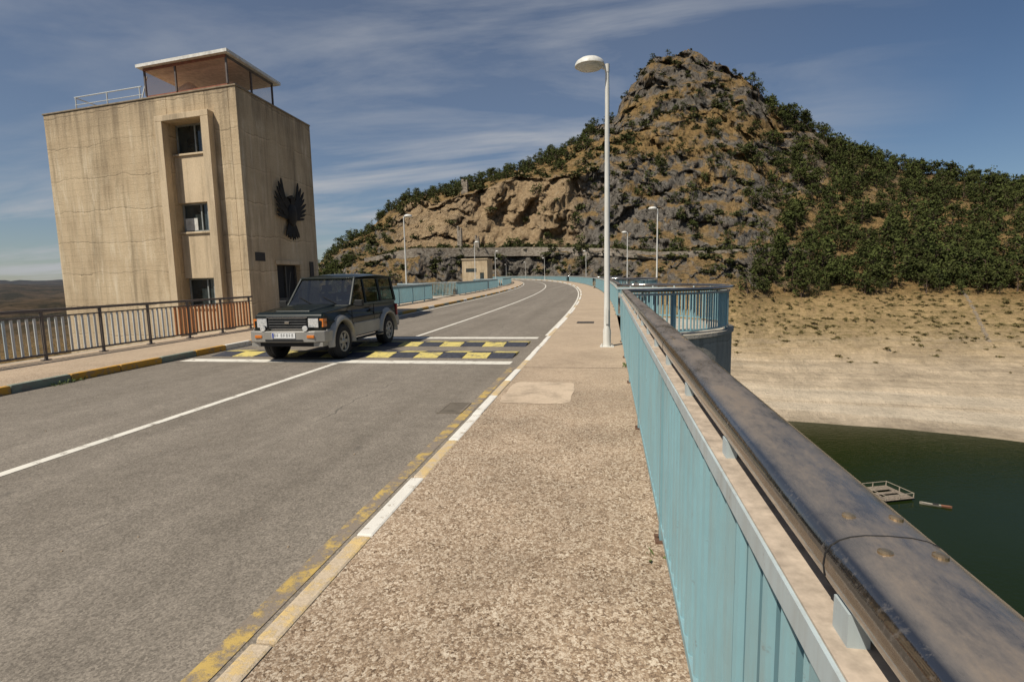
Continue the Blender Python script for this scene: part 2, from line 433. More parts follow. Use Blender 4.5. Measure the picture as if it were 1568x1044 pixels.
# ------------------------------------------------------------------ street lamps
def lamp(x,y,h=6.3,side=-1,n=14):
    e=empty('street_lamp',(x,y,0))
    b=MB(); b.lathe([(.085,.012),(.085,.35),(.07,.42),(.062,1.2),(.045,h-.55),(.036,h-.12)],n)
    b.box(-.15,.15,-.15,.15,0,.012)
    for sx in(-.11,.11):
        for sy in(-.11,.11): b.cyl((sx,sy,.012),(sx,sy,.05),.014,.014,6)
    b.box(-.03,.03,-.09,-.083,.5,.85)
    b.obj('pole',m_lamp,e,smooth='auto')
    a=MB(); a.cyl((.02*-side,0,h-.16),(side*.20,0,h-.03),.03,.035,10)
    a.cyl((0,0,h-.2),(0,0,h-.04),.045,.05,10)
    a.obj('arm',m_lamp,e,smooth='auto')
    c=MB(); cx=side*.36
    c.lathe([(.001,h+.12),(.10,h+.115),(.20,h+.09),(.27,h+.045),(.305,h-.01),(.31,h-.05),(.28,h-.055)],24,'Z',0,(cx,0,0))
    c.lathe([(.28,h-.052),(.25,h-.09),(.15,h-.12),(.001,h-.135)],24,'Z',1,(cx,0,0))
    c.obj('lamp_head',[m_lamp,m_lampglass],e,smooth='auto')
lamp(-.02,12.0,5.92)
for x,y in ((3.55,41.5),(2.2,64.5),(-8.9+4.4,115),(-1-17,157),(-30,200),(-44,236)): lamp(x,y,6.2)
for x,y in ((-15.3,40),(-18.2,74),(-21.5,104),(-31,150),(-46,196),(-56,222)): lamp(x,y,6.2,1)

# ------------------------------------------------------------------ intake tower building
C=Vector((-11.87,16.57,0)); L_=Vector((-20.87,17.8,0)); R_=Vector((-12.16,21.55,0))
fd=(L_-C).normalized(); sd=(R_-C).normalized()
def P(a,b,z): v=C+fd*a+sd*b; return (v.x,v.y,z)
class TB(MB):
    def fb(s,a0,a1,b0,b1,z0,z1,mi=0):
        s.hexa([P(a0,b0,z0),P(a0,b1,z0),P(a1,b1,z0),P(a1,b0,z0),P(a0,b0,z1),P(a0,b1,z1),P(a1,b1,z1),P(a1,b0,z1)],mi)
tower=empty('concrete_gatehouse_tower')
H=7.84; W=9.0; D=4.99
w=TB(); zb=-60
w.fb(.32,W,.42,D,zb,H)
w.fb(0,.32,0,1.75,zb,H); w.fb(0,.32,1.75,3.45,2.15,H); w.fb(0,.32,1.75,3.45,zb,0.02); w.fb(0,.32,3.45,D,zb,H)
w.fb(.32,1.30,0,.42,zb,H); w.fb(2.98,W,0,.42,zb,H)
w.fb(1.30,2.98,0,.42,6.97,H)
w.obj('walls',[m_tower],tower,bevel=.02)
p=TB()
for z0,z1 in ((4.30,5.88),(1.70,3.24),(-4,.62)): p.fb(1.302,2.978,.16,.40,z0,z1)
p.obj('window_panels',[m_tower2],tower,bevel=.01)
f=TB()
f.fb(.98,1.30,-.30,-.002,-6,6.95); f.fb(2.98,3.28,-.30,-.002,-6,6.95); f.fb(.98,3.28,-.30,-.002,6.952,7.14)
for z in (5.88,3.24,.62): f.fb(1.304,2.976,.10,.26,z+.001,z+.07)
f.obj('window_surround',[m_tower2],tower,bevel=.012)
cp=TB()
cp.fb(-.03,W+.03,-.03,.25,H+.001,H+.06); cp.fb(-.03,.25,.25,D,H+.001,H+.06); cp.fb(W-.25,W+.03,.25,D,H+.001,H+.06); cp.fb(.25,W-.25,D-.25,D+.03,H+.001,H+.06)
cp.obj('roof_coping',simple('coping',(.24,.19,.13),.9),tower,bevel=.015)
s=S('window_glass',.08,0,.6); s.col(s.ramp(s.noise(1.3,3),[(.35,(.012,.016,.016)),(.7,(.05,.065,.065))])); m_glassd=s.m
m_frame=simple('window_frame',(.30,.32,.31),.5,.2)
m_wh=simple('white_shutter',(.60,.59,.55),.6)
wn=TB()
for z0,z1 in ((5.96,6.97),(3.32,4.30),(.70,1.70)):
    wn.fb(1.306,2.974,.405,.415,z0,z1,0)
    for a in (1.34,1.85,2.13,2.94): wn.fb(a-.025,a+.025,.35,.403,z0,z1,1)
    wn.fb(1.37,2.91,.35,.403,z0,z0+.05,1); wn.fb(1.37,2.91,.35,.403,z1-.05,z1,1)
wn.fb(2.35,2.9,.36,.40,3.38,3.80,2); wn.fb(1.38,1.8,.36,.40,3.5,4.1,2)
wn.obj('windows',[m_glassd,m_frame,m_wh],tower)
d=TB()
d.fb(.24,.30,1.76,3.44,.021,2.14,0)
d.fb(.18,.24,1.80,1.88,.03,2.1,1);d.fb(.18,.24,3.32,3.40,.03,2.1,1);d.fb(.18,.24,2.56,2.64,.03,2.1,1)
d.fb(.14,.239,1.88,2.5,.1,.9,1)
d.fb(-.012,-.001,.40,1.0,2.25,2.55,2)
d.fb(-.05,-.002,1.62,3.58,2.16,2.30,3)
d.fb(-.04,-.002,4.2,4.5,1.5,2.3,2)
d.obj('door',[m_dark,simple('door_steel',(.10,.095,.085),.6,.3),m_iron,m_tower2],tower)
ro=TB(); A0,A1,B0,B1=.55,4.15,.35,3.1; zt=H+1.16
m_red=simple('red_painted_wall',(.26,.10,.06),.8)
ro.fb(A0,A1,B0,B1,H-.2,H+.25,1)
ro.fb(A0-.2,A1+.2,B0-.2,B1+.35,zt,zt+.10,0)
for a,b in ((A0,B0),(A1,B0),(A0,B1),(A1,B1),((A0+A1)/2+.4,B0),((A0+A1)/2+.4,B1),(A0,(B0+B1)/2)): ro.fb(a-.03,a+.03,b-.03,b+.03,H+.25,zt,2)
ro.fb(A0-.03,A1+.03,B0-.04,B0-.031,zt-.10,zt-.002,1)
ro.fb(A0-.04,A0-.031,B0-.03,B1+.03,zt-.10,zt-.002,2)
ro.obj('roof_shelter',[simple('shelter_roof_white',(.66,.64,.59),.6),m_red,simple('shelter_frame',(.12,.10,.09),.6)],tower)
ro=TB(); ro.fb(A0+.5,A0+1.3,B0+1,B0+1.8,H+.25,H+.7); ro.fb(A0+1.7,A1-.3,B0+1.2,B0+1.9,H+.25,H+.55)
ro.lathe([(.5,H+.3),(.35,H+.6),(.12,H+.8),(.01,H+.85)],16,'Z',0,P(2.9,1.2,0)[:2]+(0,))
ro.obj('roof_machinery',simple('machinery_beige',(.60,.50,.38),.7),tower)
s=S('shelter_glass',.1,0,.5); tb=s.n('ShaderNodeBsdfTransparent'); tb.inputs[0].default_value=(.95,.87,.80,1)
mx=s.n('ShaderNodeMixShader'); mx.inputs[0].default_value=.10
s.t.links.new(tb.outputs[0],mx.inputs[1]); s.t.links.new(s.b.outputs[0],mx.inputs[2]); s.t.links.new(mx.outputs[0],s.t.nodes['Material Output'].inputs[0]); s.col((.4,.22,.15)); m_sg=s.m
ro=TB()
for q in ([P(A0,B0,H+.25),P(A1,B0,H+.25),P(A1,B0,zt),P(A0,B0,zt)],[P(A0,B0,H+.25),P(A0,B1,H+.25),P(A0,B1,zt),P(A0,B0,zt)],[P(A1,B0,H+.25),P(A1,B1,H+.25),P(A1,B1,zt),P(A1,B0,zt)]): ro.add(q,[(0,1,2,3)])
ro.obj('shelter_glazing',m_sg,tower,fix=False)
rr=TB()
for a in (4.5,6.1,7.7): rr.cyl(P(a,.4,H),P(a,.4,H+.62),.022,.022,8)
rr.cyl(P(4.4,.4,H+.62),P(7.75,.4,H+.62),.022,.022,8); rr.cyl(P(4.4,.4,H+.35),P(7.75,.4,H+.35),.015,.015,8)
rr.cyl(P(7.75,.4,H+.62),P(7.75,4,H+.62),.022,.022,8)
rr.cyl(P(4.4,.3,H),P(4.3,.6,H+1.0),.02,.02,8)
rr.obj('roof_handrail',m_greyrail,tower)
# metal eagle emblem on the road side wall
em=empty('metal_eagle_emblem')
m_emb=simple('dark_bronze',(.020,.018,.016),.6,.4,.4,.4,8,.4)
e=TB(); cb,cz=2.85,4.15
def EP(b,z,o=0): return P(-.10-o,b,z)
rr2=random.Random(3)
nfd=tuple(-x for x in fd)
def feather(b0,z0,ang,L,w0,bend,o):
    prev=None; n=6; b_,z_=b0,z0
    for i in range(n+1):
        t=i/n; a=rad(ang+bend*t)
        pt=EP(cb+b_,cz+z_,o)
        if prev is not None:
            wa=w0*(1-.3*(t-1/n)**2); wb=w0*(1-.3*t*t) if i<n else .015
            e.bar(prev,pt,wa,.035,0,up=nfd,w1=wb)
        prev=pt; b_+=L/n*math.cos(a)*1.6; z_+=L/n*math.sin(a)
# spread wings: a raised shoulder, long separated primaries pointing up and out
for side in (-1,1):
    for i in range(8):
        t=i/7
        L=.92-.42*t+rr2.uniform(-.06,.04)
        a=74-70*t
        ang=a if side>0 else 180-a
        feather(side*(.24+.12*(1-t)),.30-.55*t,ang,L,.115,(14 if side>0 else -14),.02+.012*(i%3))
    feather(side*.10,.05,62 if side>0 else 118,.50,.26,0,.05)
    feather(side*.12,-.20,30 if side>0 else 150,.40,.24,0,.05)
for i in range(7): feather(-.12+.04*i,-.35,-112+i*7.3,.72-.03*abs(i-3),.12,0,.02+.012*(i%2))
e.obj('feathers',m_emb,em)
e=TB()
n1_,n2_=12,20; vs=[];fs=[]
for i in range(n1_+1):
    t=math.pi*i/n1_
    for j in range(n2_):
        a=2*math.pi*j/n2_; vs.append(P(-.13-.15*math.sin(t)*math.cos(a),cb+.32*math.sin(t)*math.sin(a),cz-.10+.46*math.cos(t)))
for i in range(n1_):
    for j in range(n2_): fs.append((i*n2_+j,i*n2_+(j+1)%n2_,(i+1)*n2_+(j+1)%n2_,(i+1)*n2_+j))
e.add(vs,fs)
e.bar(EP(cb,cz+.25,.05),EP(cb-.05,cz+.56,.08),.22,.14,0,up=nfd,w1=.19); e.bar(EP(cb-.0,cz+.54,.08),EP(cb-.34,cz+.49,.08),.15,.1,0,up=nfd,w1=.03)
e.obj('body',m_emb,em)

def leafmesh(name,centers,size,per,spread,mat,parent=None,seed=1):
    r=np.random.default_rng(seed); vs=[];fs=[]
    for c in centers:
        for k in range(per):
            p=np.array(c)+r.normal(0,spread,3); a=r.normal(0,1,3);a[2]=abs(a[2]);a/=np.linalg.norm(a); b=np.cross(a,r.normal(0,1,3)); b/=np.linalg.norm(b)
            l=size*r.uniform(.6,1.4); wd=l*.3; o=len(vs)
            vs+=[tuple(p-b*wd*.2),tuple(p+a*l*.5+b*wd*.5),tuple(p+a*l),tuple(p+a*l*.5-b*wd*.5)]; fs.append((o,o+1,o+2,o+3))
    m=MB(); m.add(vs,fs); return m.obj(name,mat,parent,fix=False)
m_weed=simple('weed_leaves',(.10,.13,.04),.8,0,.2,.5,9)
leafmesh('kerb_weeds',[(LK+.05+random.uniform(-.02,.06),7.6+i*.09+random.uniform(-.04,.04),ZR) for i in range(7)]+[(LK+.04,3.2+.1*i,ZR) for i in range(4)],.06,12,.02,m_weed)
leafmesh('kerb_weeds',[(RR-.05,9.3+.05*i,.01) for i in range(3)]+[(RR-.05,3.0,.0)],.06,10,.02,m_weed,seed=4)

ft=empty('concrete_hut')
b=MB(); fx,fy=-36.5,148; b.box(fx-3.6,fx+3.6,fy,fy+7,-60,6.0); b.obj('walls',m_tower,ft,bevel=.05)
b=MB(); b.box(fx-3.8,fx+3.8,fy-.2,fy+7.2,6.002,6.3); b.obj('roof',m_tower2,ft)
b=MB(); b.box(fx-2.5,fx+.5,fy-.03,fy-.002,2.6,3.6); b.box(fx+1.5,fx+2.6,fy-.03,fy-.002,0.1,2.4); b.obj('windows',m_glassd,ft)

# ------------------------------------------------------------------ terrain
T={
-75:[(160,-70),(260,-60),(400,-54),(550,-50),(700,-46),(850,-42),(1000,-38),(1200,-32),(1500,-24),(2200,-10),(3500,22)],
-45:[(180,-70),(280,-55),(380,-48),(480,-42),(580,-38),(700,-34),(850,-30),(1000,-26),(1300,-20),(2200,-8),(3500,20)],
-34:[(180,-65),(230,-48),(280,-34),(320,-24),(380,-18),(450,-12),(520,-8),(600,-5),(700,-3),(1200,-12),(3500,12)],
-30.5:[(180,-60),(215,-42),(245,-24),(270,-9),(285,-3),(300,2),(315,4),(330,6),(350,7),(450,0),(3000,-10)],
-25.2:[(170,-60),(200,-37),(220,-17),(235,-2),(262,9),(272,10),(295,18),(315,24),(335,28),(430,20),(3000,-10)],
-19.9:[(170,-60),(205,-37),(228,-17),(240,-2),(255,13),(280,16),(322,40),(350,48),(380,55),(460,50),(3000,0)],
-14.5:[(180,-60),(212,-37),(238,-14),(250,-1),(258,13),(285,16.5),(308,46),(350,56),(390,65),(470,62),(3000,0)],
-9:[(185,-60),(218,-37),(242,-14),(254,-1),(262,13),(285,16),(310,54),(350,64),(390,74),(470,75),(3000,0)],
-3.5:[(180,-55),(205,-40),(228,-20),(240,-4),(255,12),(283,15),(300,53),(350,74),(400,92),(480,90),(3000,0)],
.5:[(170,-50),(195,-38.4),(215,-25),(228,-10),(245,11),(275,13),(310,62),(350,83),(385,103),(450,102),(3000,0)],
2.4:[(165,-50),(190,-38.4),(211,-25),(228,-8),(246,10),(272,12),(312,63),(360,92),(402,127),(470,118),(3000,0)],
4.3:[(160,-50),(185,-38.4),(208,-25),(228,-5),(248,9),(270,11),(318,63),(366,98),(420,152),(500,130),(3000,0)],
7.8:[(150,-50),(172,-38.4),(200,-27),(228,-5),(250,9),(272,11),(320,55),(372,100),(430,158),(520,130),(3000,0)],
9.8:[(145,-50),(167,-38.4),(200,-27),(229,-5),(252,9),(273,11),(332,57),(380,101),(426,145),(520,120),(3000,0)],
12.3:[(140,-50),(162,-38.4),(200,-26),(232,-5),(255,9),(275,11),(345,60),(385,97),(422,130),(520,106),(3000,0)],
16.3:[(135,-50),(158,-38.4),(200,-26),(250,-7),(270,10),(290,12),(350,43),(395,74),(430,105),(530,84),(3000,0)],
21.8:[(135,-50),(160,-38.4),(205,-27),(265,-6),(290,4),(320,16),(380,44),(415,62),(450,79),(550,62),(3000,0)],
26.5:[(138,-50),(163,-38.4),(215,-26),(280,-7),(310,4),(340,16),(400,38),(430,50),(460,61),(560,44),(3000,0)],
33.3:[(140,-50),(166,-38.4),(220,-28),(290,-8.6),(325,3),(350,11),(410,31),(440,39),(470,46),(580,30),(3000,0)],
42:[(142,-50),(170,-38.4),(225,-29),(300,-9),(335,2),(360,9),(420,28),(450,36),(480,42),(590,26),(3000,0)],
75:[(150,-50),(190,-38.4),(260,-30),(340,-12),(380,0),(420,8),(480,28),(520,38),(560,45),(700,30),(3000,0)]}
azk=np.array(sorted(T)); RT=np.array([[p[0] for p in T[a]] for a in azk]); ZT=np.array([[p[1] for p in T[a]] for a in azk])
def base(az,t):
    k=min(int(t),9); f=t-k
    i=int(np.searchsorted(azk,az))-1; i=max(0,min(len(azk)-2,i)); g=(az-azk[i])/(azk[i+1]-azk[i]); g=max(0,min(1,g))
    g=g*g*(3-2*g)*.5+g*.5
    r=(RT[i,k]*(1-f)+RT[i,k+1]*f)*(1-g)+(RT[i+1,k]*(1-f)+RT[i+1,k+1]*f)*g
    z=(ZT[i,k]*(1-f)+ZT[i,k+1]*f)*(1-g)+(ZT[i+1,k]*(1-f)+ZT[i+1,k+1]*f)*g
    return r,z
def sstep(a,b,x): x=max(0,min(1,(x-a)/(b-a))); return x*x*(3-2*x)
def zone(az,t):
    if t<3: rk=.0
    elif t<4: rk=.95*(1-sstep(13,18,az))
    elif t<5: rk=.1
    elif t<6: rk=1.0-sstep(14,18,az)
    else: rk=(.25+.75*sstep(-4,1,az))*(1-.85*sstep(16,22,az))
    if t>=6 and az>-2 and az<15: rk=1
    return rk
def grassy(az,t,x,y,z):
    if t<5.2 or az>16: return 0
    n=noise.fractal(Vector((x,y,z*2.2))/30.0+Vector((5,1,8)),.8,2,4)
    th=.06 if 6<=t<7.3 else (.30 if t>=7.3 else .45)
    if az<-3: th=-.04 if t>6 else 9
    return sstep(th-.05,th+.08,n)
def full(az,t):
    r,z=base(az,t); rk=zone(az,t); a=rad(az)
    x=r*math.sin(a); y=r*math.cos(a); p=Vector((x,y,z*1.0))
    big=noise.fractal(p/38.0,1,2,4); med=noise.fractal(Vector((x,y,z*.5))/13.0+Vector((9,3,1)),.8,2.1,5)
    rid=1-2*abs(noise.noise(Vector((x,y,z*.3))/16.0+Vector((3,7,2)))); rid2=1-2*abs(noise.noise(Vector((x,y,z*.35))/6.0+Vector((1,4,6))))
    fin=noise.fractal(Vector((x,y,z*.6))/3.6,.5,2.1,3)
    e=sstep(1.0,2.2,t)
    amp=(1.0+6.5*rk)*e
    if t<3: amp=.7*e
    dr=amp*(1.2*med+ .7*rid*rk)+(fin*2.4+rid2*1.6)*rk; dz=amp*(.45*med+.45*rid*rk)+big*(2.2+2*rk)*e*sstep(4.6,6,t)+fin*(.25+1.4*rk)*e
    if 3.9<t<5.05: dr*=.35; dz*=.3
    if t>9: dz=big*14*sstep(9,10,t); dr=0
    if az<-36:
        dz=big*4+noise.fractal(Vector((x,y,0))/420.0,1,2,4)*(4+r*.008); dr=0
    zz=z+dz
    if rk>.5 and t>5:
        st=9.0; q=zz/st+ 1.3*noise.noise(Vector((x,y,0))/26); fl=math.floor(q); fr=q-fl
        zz=zz+ (sstep(.25,.75,fr)-fr)*st*.42
    if az>-2 and 1.0<t<3:
        st=1.9; q=zz/st+.25*noise.noise(Vector((x,y,0))/25); fr=q-math.floor(q); zz+=(sstep(.35,.65,fr)-fr)*st*.45
    r2=r+dr
    return x*r2/r,y*r2/r,zz
azs=np.concatenate([np.linspace(-75,-34,50,endpoint=False),np.linspace(-34,42,540,endpoint=False),np.linspace(42,75,36)])
tsl=[]
for k,nn in enumerate([3,44,44,24,8,40,30,38,6,10]): tsl+=[k+i/nn for i in range(nn)]
tsl.append(10.0)
nt_=len(tsl); na=len(azs)
V=np.zeros((na*nt_,3)); CA=np.zeros((na*nt_,4))
q=0
for az in azs:
    for t in tsl:
        V[q]=full(az,t); rk=zone(az,t)
        quarry=(1 if 5<=t<=6.05 else 0)*(1-sstep(-4.5,-1.5,az))*sstep(-24,-20,az)
        sand=1-sstep(2.75,3.05,t) if az>-2 else 0
        gr=grassy(az,t,*V[q]) if t>5 else 0
        CA[q]=(rk*(1-.9*gr),quarry,sand,gr); q+=1
idx=np.arange(na*nt_).reshape(na,nt_)
F=np.stack([idx[:-1,:-1],idx[1:,:-1],idx[1:,1:],idx[:-1,1:]],-1).reshape(-1,4)
def npmesh(name,V,F,mats,mi=None,attrs=None,smooth=False):
    me=bpy.data.meshes.new(name); me.vertices.add(len(V)); me.vertices.foreach_set('co',V.astype(np.float32).ravel())
    me.loops.add(F.size); me.loops.foreach_set('vertex_index',F.astype(np.int32).ravel())
    me.polygons.add(len(F)); me.polygons.foreach_set('loop_start',np.arange(0,F.size,4,dtype=np.int32)); me.polygons.foreach_set('loop_total',np.full(len(F),4,dtype=np.int32))
    for m in mats: me.materials.append(m)
    if mi is not None: me.polygons.foreach_set('material_index',mi.astype(np.int32))
    me.update(calc_edges=True); me.validate()
    for n_,A in (attrs or {}).items():
        a=me.color_attributes.new(n_,'FLOAT_COLOR','POINT'); a.data.foreach_set('color',A.astype(np.float32).ravel())
    if smooth: me.polygons.foreach_set('use_smooth',np.ones(len(F),dtype=bool))
    o=bpy.data.objects.new(name,me); scene.collection.objects.link(o); return o
s=S('hillside_rock_and_soil',.95,0,.1)
at=s.attr('zone'); sp=s.n('ShaderNodeSeparateColor'); s.t.links.new(at.outputs['Color'],sp.inputs[0]); rk_,qu_,sa_=sp.outputs[0],sp.outputs[1],sp.outputs[2]
gr_=at.outputs['Alpha']
g=s.n('ShaderNodeNewGeometry'); nz=s.sep(g.outputs['Normal'])[2]
n1=s.noise(.09,5,.7); n2=s.noise(.45,5,.74); n3=s.noise(.03,2,.6); cr2=s.noise(.6,5,.78,vec=s.mapv((1,1,.35)))
rock=s.ramp(n2,[(.25,(.062,.053,.045)),(.42,(.155,.137,.115)),(.6,(.25,.225,.192)),(.8,(.39,.355,.305))])
rock=s.mix(s.ramp(n1,[(.55,0.0),(.72,.5)]),rock,(.25,.155,.085))
rock=s.mix(s.ramp(cr2,[(.38,.9),(.46,0.0)]),rock,(.034,.03,.025))  # shade of crevices and gullies painted into the rock colour
soil=s.ramp(n2,[(.3,(.15,.098,.04)),(.5,(.33,.21,.085)),(.75,(.45,.31,.135))])
soil=s.mix(s.ramp(s.noise(.25,4,.75),[(.53,0.0),(.61,.75)]),soil,(.060,.058,.023))
flat=s.ramp(s.math('ADD',nz,s.math('MULTIPLY',s.math('SUBTRACT',n1,.5),.7)),[(.68,0.0),(.84,.85)])
rf_=s.math('MULTIPLY',s.math('MULTIPLY',s.math('SUBTRACT',1.0,flat),s.math('ADD',.35,s.math('MULTIPLY',rk_,.65))),s.math('SUBTRACT',1.0,s.math('MULTIPLY',gr_,.8)))
c=s.mix(rf_,soil,rock)
qc=s.ramp(s.noise(.35,6,.75,vec=s.mapv((1,1,1.6))),[(.25,(.17,.115,.068)),(.42,(.36,.25,.142)),(.6,(.50,.365,.215)),(.8,(.60,.51,.37))])
qc=s.mix(s.ramp(cr2,[(.34,.7),(.44,0.0)]),qc,(.09,.065,.045))  # same crevice shade painted into the quarry colour
c=s.mix(s.math('MULTIPLY',qu_,s.ramp(n3,[(.3,.65),(.5,1.0)])),c,qc)
x,y,z=s.sep()
hb=s.math('ADD',s.math('DIVIDE',s.math('ADD',z,38.4),32.0),s.math('MULTIPLY',s.math('SUBTRACT',n1,.5),.12))
sand=s.ramp(hb,[(0.0,(.37,.30,.215)),(.04,(.53,.435,.32)),(.30,(.49,.39,.27)),(.42,(.43,.325,.20)),(.60,(.38,.275,.145)),(1.0,(.34,.225,.10))])
wv=s.noise(1.0,5,.8,vec=s.mapv((.02,.02,2.2)))
sand=s.mix(1.0,sand,s.ramp(wv,[(.32,.74),(.5,1.0),(.68,1.12)]),'MULTIPLY')
sand=s.mix(1.0,sand,s.ramp(s.noise(.10,6,.75),[(.32,.64),(.68,1.2)]),'MULTIPLY')
zs=s.noise(1.0,2,.5,vec=s.mapv((.004,.004,.55)))
sand=s.mix(s.math('MULTIPLY',s.ramp(zs,[(.52,0.0),(.60,.4)]),s.ramp(hb,[(.05,1.0),(.6,0.0)])),sand,(.62,.54,.42))
tuft=s.noise(.6,6,.82,vec=s.mapv((.7,.7,2.0)))
gm_=s.math('MULTIPLY',s.ramp(hb,[(.30,0.0),(.58,1.0)]),s.ramp(tuft,[(.49,0.0),(.57,.7)]))
sand=s.mix(gm_,sand,(.15,.12,.045))
sand=s.mix(s.ramp(s.noise(2.2,4,.8),[(.56,0.0),(.70,.6)]),sand,(.20,.16,.115))
c=s.mix(sa_,c,sand)
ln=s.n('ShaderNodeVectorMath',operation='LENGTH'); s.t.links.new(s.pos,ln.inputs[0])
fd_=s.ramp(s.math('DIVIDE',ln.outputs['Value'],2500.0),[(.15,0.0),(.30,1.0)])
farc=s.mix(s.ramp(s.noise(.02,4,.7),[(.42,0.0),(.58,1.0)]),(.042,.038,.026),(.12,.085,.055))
c=s.mix(fd_,c,farc); c=s.mix(s.ramp(s.math('DIVIDE',ln.outputs['Value'],3500.0),[(.3,0.0),(.8,.8)]),c,(.058,.066,.080))  # last mix paints bluish distance haze into the hill colour
s.col(c)
s.bump(s.math('MULTIPLY',s.math('ADD',s.math('MULTIPLY',cr2,1.6),n2),s.math('SUBTRACT',1.0,s.math('MULTIPLY',sa_,.6))),1.0,1.8)
m_hill=s.m
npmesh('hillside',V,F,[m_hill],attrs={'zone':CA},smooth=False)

b=MB(); b.add([(-9000,-3000,-72),(9000,-3000,-72),(9000,9000,-72),(-9000,9000,-72)],[(0,1,2,3)])
b.obj('ground',simple('ground_scrub',(.085,.072,.05),.95,0,.1,.5,.01),fix=False)
s=S('reservoir_water',.10,0,.09); s.col(s.mix(s.noise(.02,3),(.007,.013,.003),(.014,.022,.005)))
s.bump(s.math('ADD',s.noise(.9,4,.6,vec=s.mapv((1,1.8,1))),s.noise(.12,3)),.3,.12)
b=MB(); b.add([(-4,-400,-38.4),(700,-400,-38.4),(700,260,-38.4),(-4,260,-38.4)],[(0,1,2,3)]); b.obj('water',s.m,fix=False)

# ------------------------------------------------------------------ vegetation
def treetemplate(kind,seed):
    r=np.random.default_rng(seed); vs=[];fs=[];mi=[];tint=[]
    def q4(a,b,c,d,m,t):
        o=len(vs); vs.extend([a,b,c,d]); fs.append((o,o+1,o+2,o+3)); mi.append(m); tint.extend([t]*4)
    if kind=='pine':
        lean=r.normal(0,.03,2)
        for seg in range(3):
            z0=seg*.26;z1=z0+.26; r0=.030-.008*seg;r1=r0-.008
            for k in range(5):
                a0=2*math.pi*k/5;a1=2*math.pi*(k+1)/5
                q4((lean[0]*z0+r0*math.cos(a0),lean[1]*z0+r0*math.sin(a0),z0),(lean[0]*z0+r0*math.cos(a1),lean[1]*z0+r0*math.sin(a1),z0),(lean[0]*z1+r1*math.cos(a1),lean[1]*z1+r1*math.sin(a1),z1),(lean[0]*z1+r1*math.cos(a0),lean[1]*z1+r1*math.sin(a0),z1),1,.5)
        nc=r.integers(13,18); wide=r.uniform(.32,.42); mid_=r.uniform(.38,.5)
        for c in range(nc):
            zc=r.uniform(.22,.97); rad_=wide*math.sqrt(max(.04,1-((zc-mid_)/.60)**2)); a=r.uniform(0,6.283); rr=rad_*math.sqrt(r.uniform(.1,1.0))
            cc=np.array([rr*math.cos(a),rr*math.sin(a),zc]); tt=r.uniform(.15,1)
            p0=np.array([0,0,zc*.8]); sd_=np.array([0,0,.012])
            q4(tuple(p0-sd_),tuple(cc-sd_*.5),tuple(cc+sd_*.5),tuple(p0+sd_),1,.5)
            R=r.uniform(.08,.13)
            for k in range(15):
                p=cc+r.normal(0,1,3)*R*np.array([.75,.75,.5]); u=r.normal(0,1,3); u/=np.linalg.norm(u); w_=np.cross(u,r.normal(0,1,3)); w_/=np.linalg.norm(w_)
                l=R*r.uniform(.4,.72); w_*=l*.6; u=u*l
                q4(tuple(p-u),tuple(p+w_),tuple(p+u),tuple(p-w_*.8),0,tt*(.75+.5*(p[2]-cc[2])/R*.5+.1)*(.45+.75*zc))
    else:
        for c in range(5):
            a=r.uniform(0,6.283); rr=r.uniform(0,.33); cc=np.array([rr*math.cos(a),rr*math.sin(a),r.uniform(.2,.62)]); tt=r.uniform(.3,1)
            for k in range(11):
                p=cc+r.normal(0,1,3)*np.array([.14,.14,.12]); u=r.normal(0,1,3); u/=np.linalg.norm(u); w_=np.cross(u,r.normal(0,1,3)); w_/=np.linalg.norm(w_)
                l=r.uniform(.10,.19); u=u*l; w_=w_*l*.65
                q4(tuple(p-u),tuple(p+w_),tuple(p+u),tuple(p-w_),0,tt)
    return np.array(vs),np.array(fs),np.array(mi),np.array(tint)
pines=[treetemplate('pine',i) for i in range(9)]; bushes=[treetemplate('bush',20+i) for i in range(6)]
def scatter(name,insts,mats):
    Vs=[];Fs=[];Ms=[];Ts=[];o=0
    for tmpl,pos,sx,sz,rz,tv in insts:
        v,f,m,t=tmpl; c,s_=math.cos(rz),math.sin(rz)
        W_=np.empty_like(v); W_[:,0]=(v[:,0]*c-v[:,1]*s_)*sx+pos[0]; W_[:,1]=(v[:,0]*s_+v[:,1]*c)*sx+pos[1]; W_[:,2]=v[:,2]*sz+pos[2]
        Vs.append(W_);Fs.append(f+o);Ms.append(m);o+=len(v)
        A=np.zeros((len(v),4));A[:,0]=t;A[:,1]=tv;A[:,3]=1;Ts.append(A)
    print(name,len(insts),o)
    return npmesh(name,np.concatenate(Vs),np.concatenate(Fs),mats,np.concatenate(Ms),{'tint':np.concatenate(Ts)})
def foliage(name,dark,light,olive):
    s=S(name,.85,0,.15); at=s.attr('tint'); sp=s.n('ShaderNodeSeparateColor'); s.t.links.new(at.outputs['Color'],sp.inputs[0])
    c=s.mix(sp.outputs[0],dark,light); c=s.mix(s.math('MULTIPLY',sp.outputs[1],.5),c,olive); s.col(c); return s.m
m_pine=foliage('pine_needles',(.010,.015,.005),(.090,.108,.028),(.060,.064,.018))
m_bush=foliage('shrub_leaves',(.020,.025,.009),(.070,.078,.027),(.085,.080,.030))
m_dry=foliage('dry_tufts',(.08,.068,.027),(.17,.14,.055),(.20,.16,.068))
m_bark=simple('bark',(.10,.07,.05),.9)
pi=[];bi=[];dr_=[]
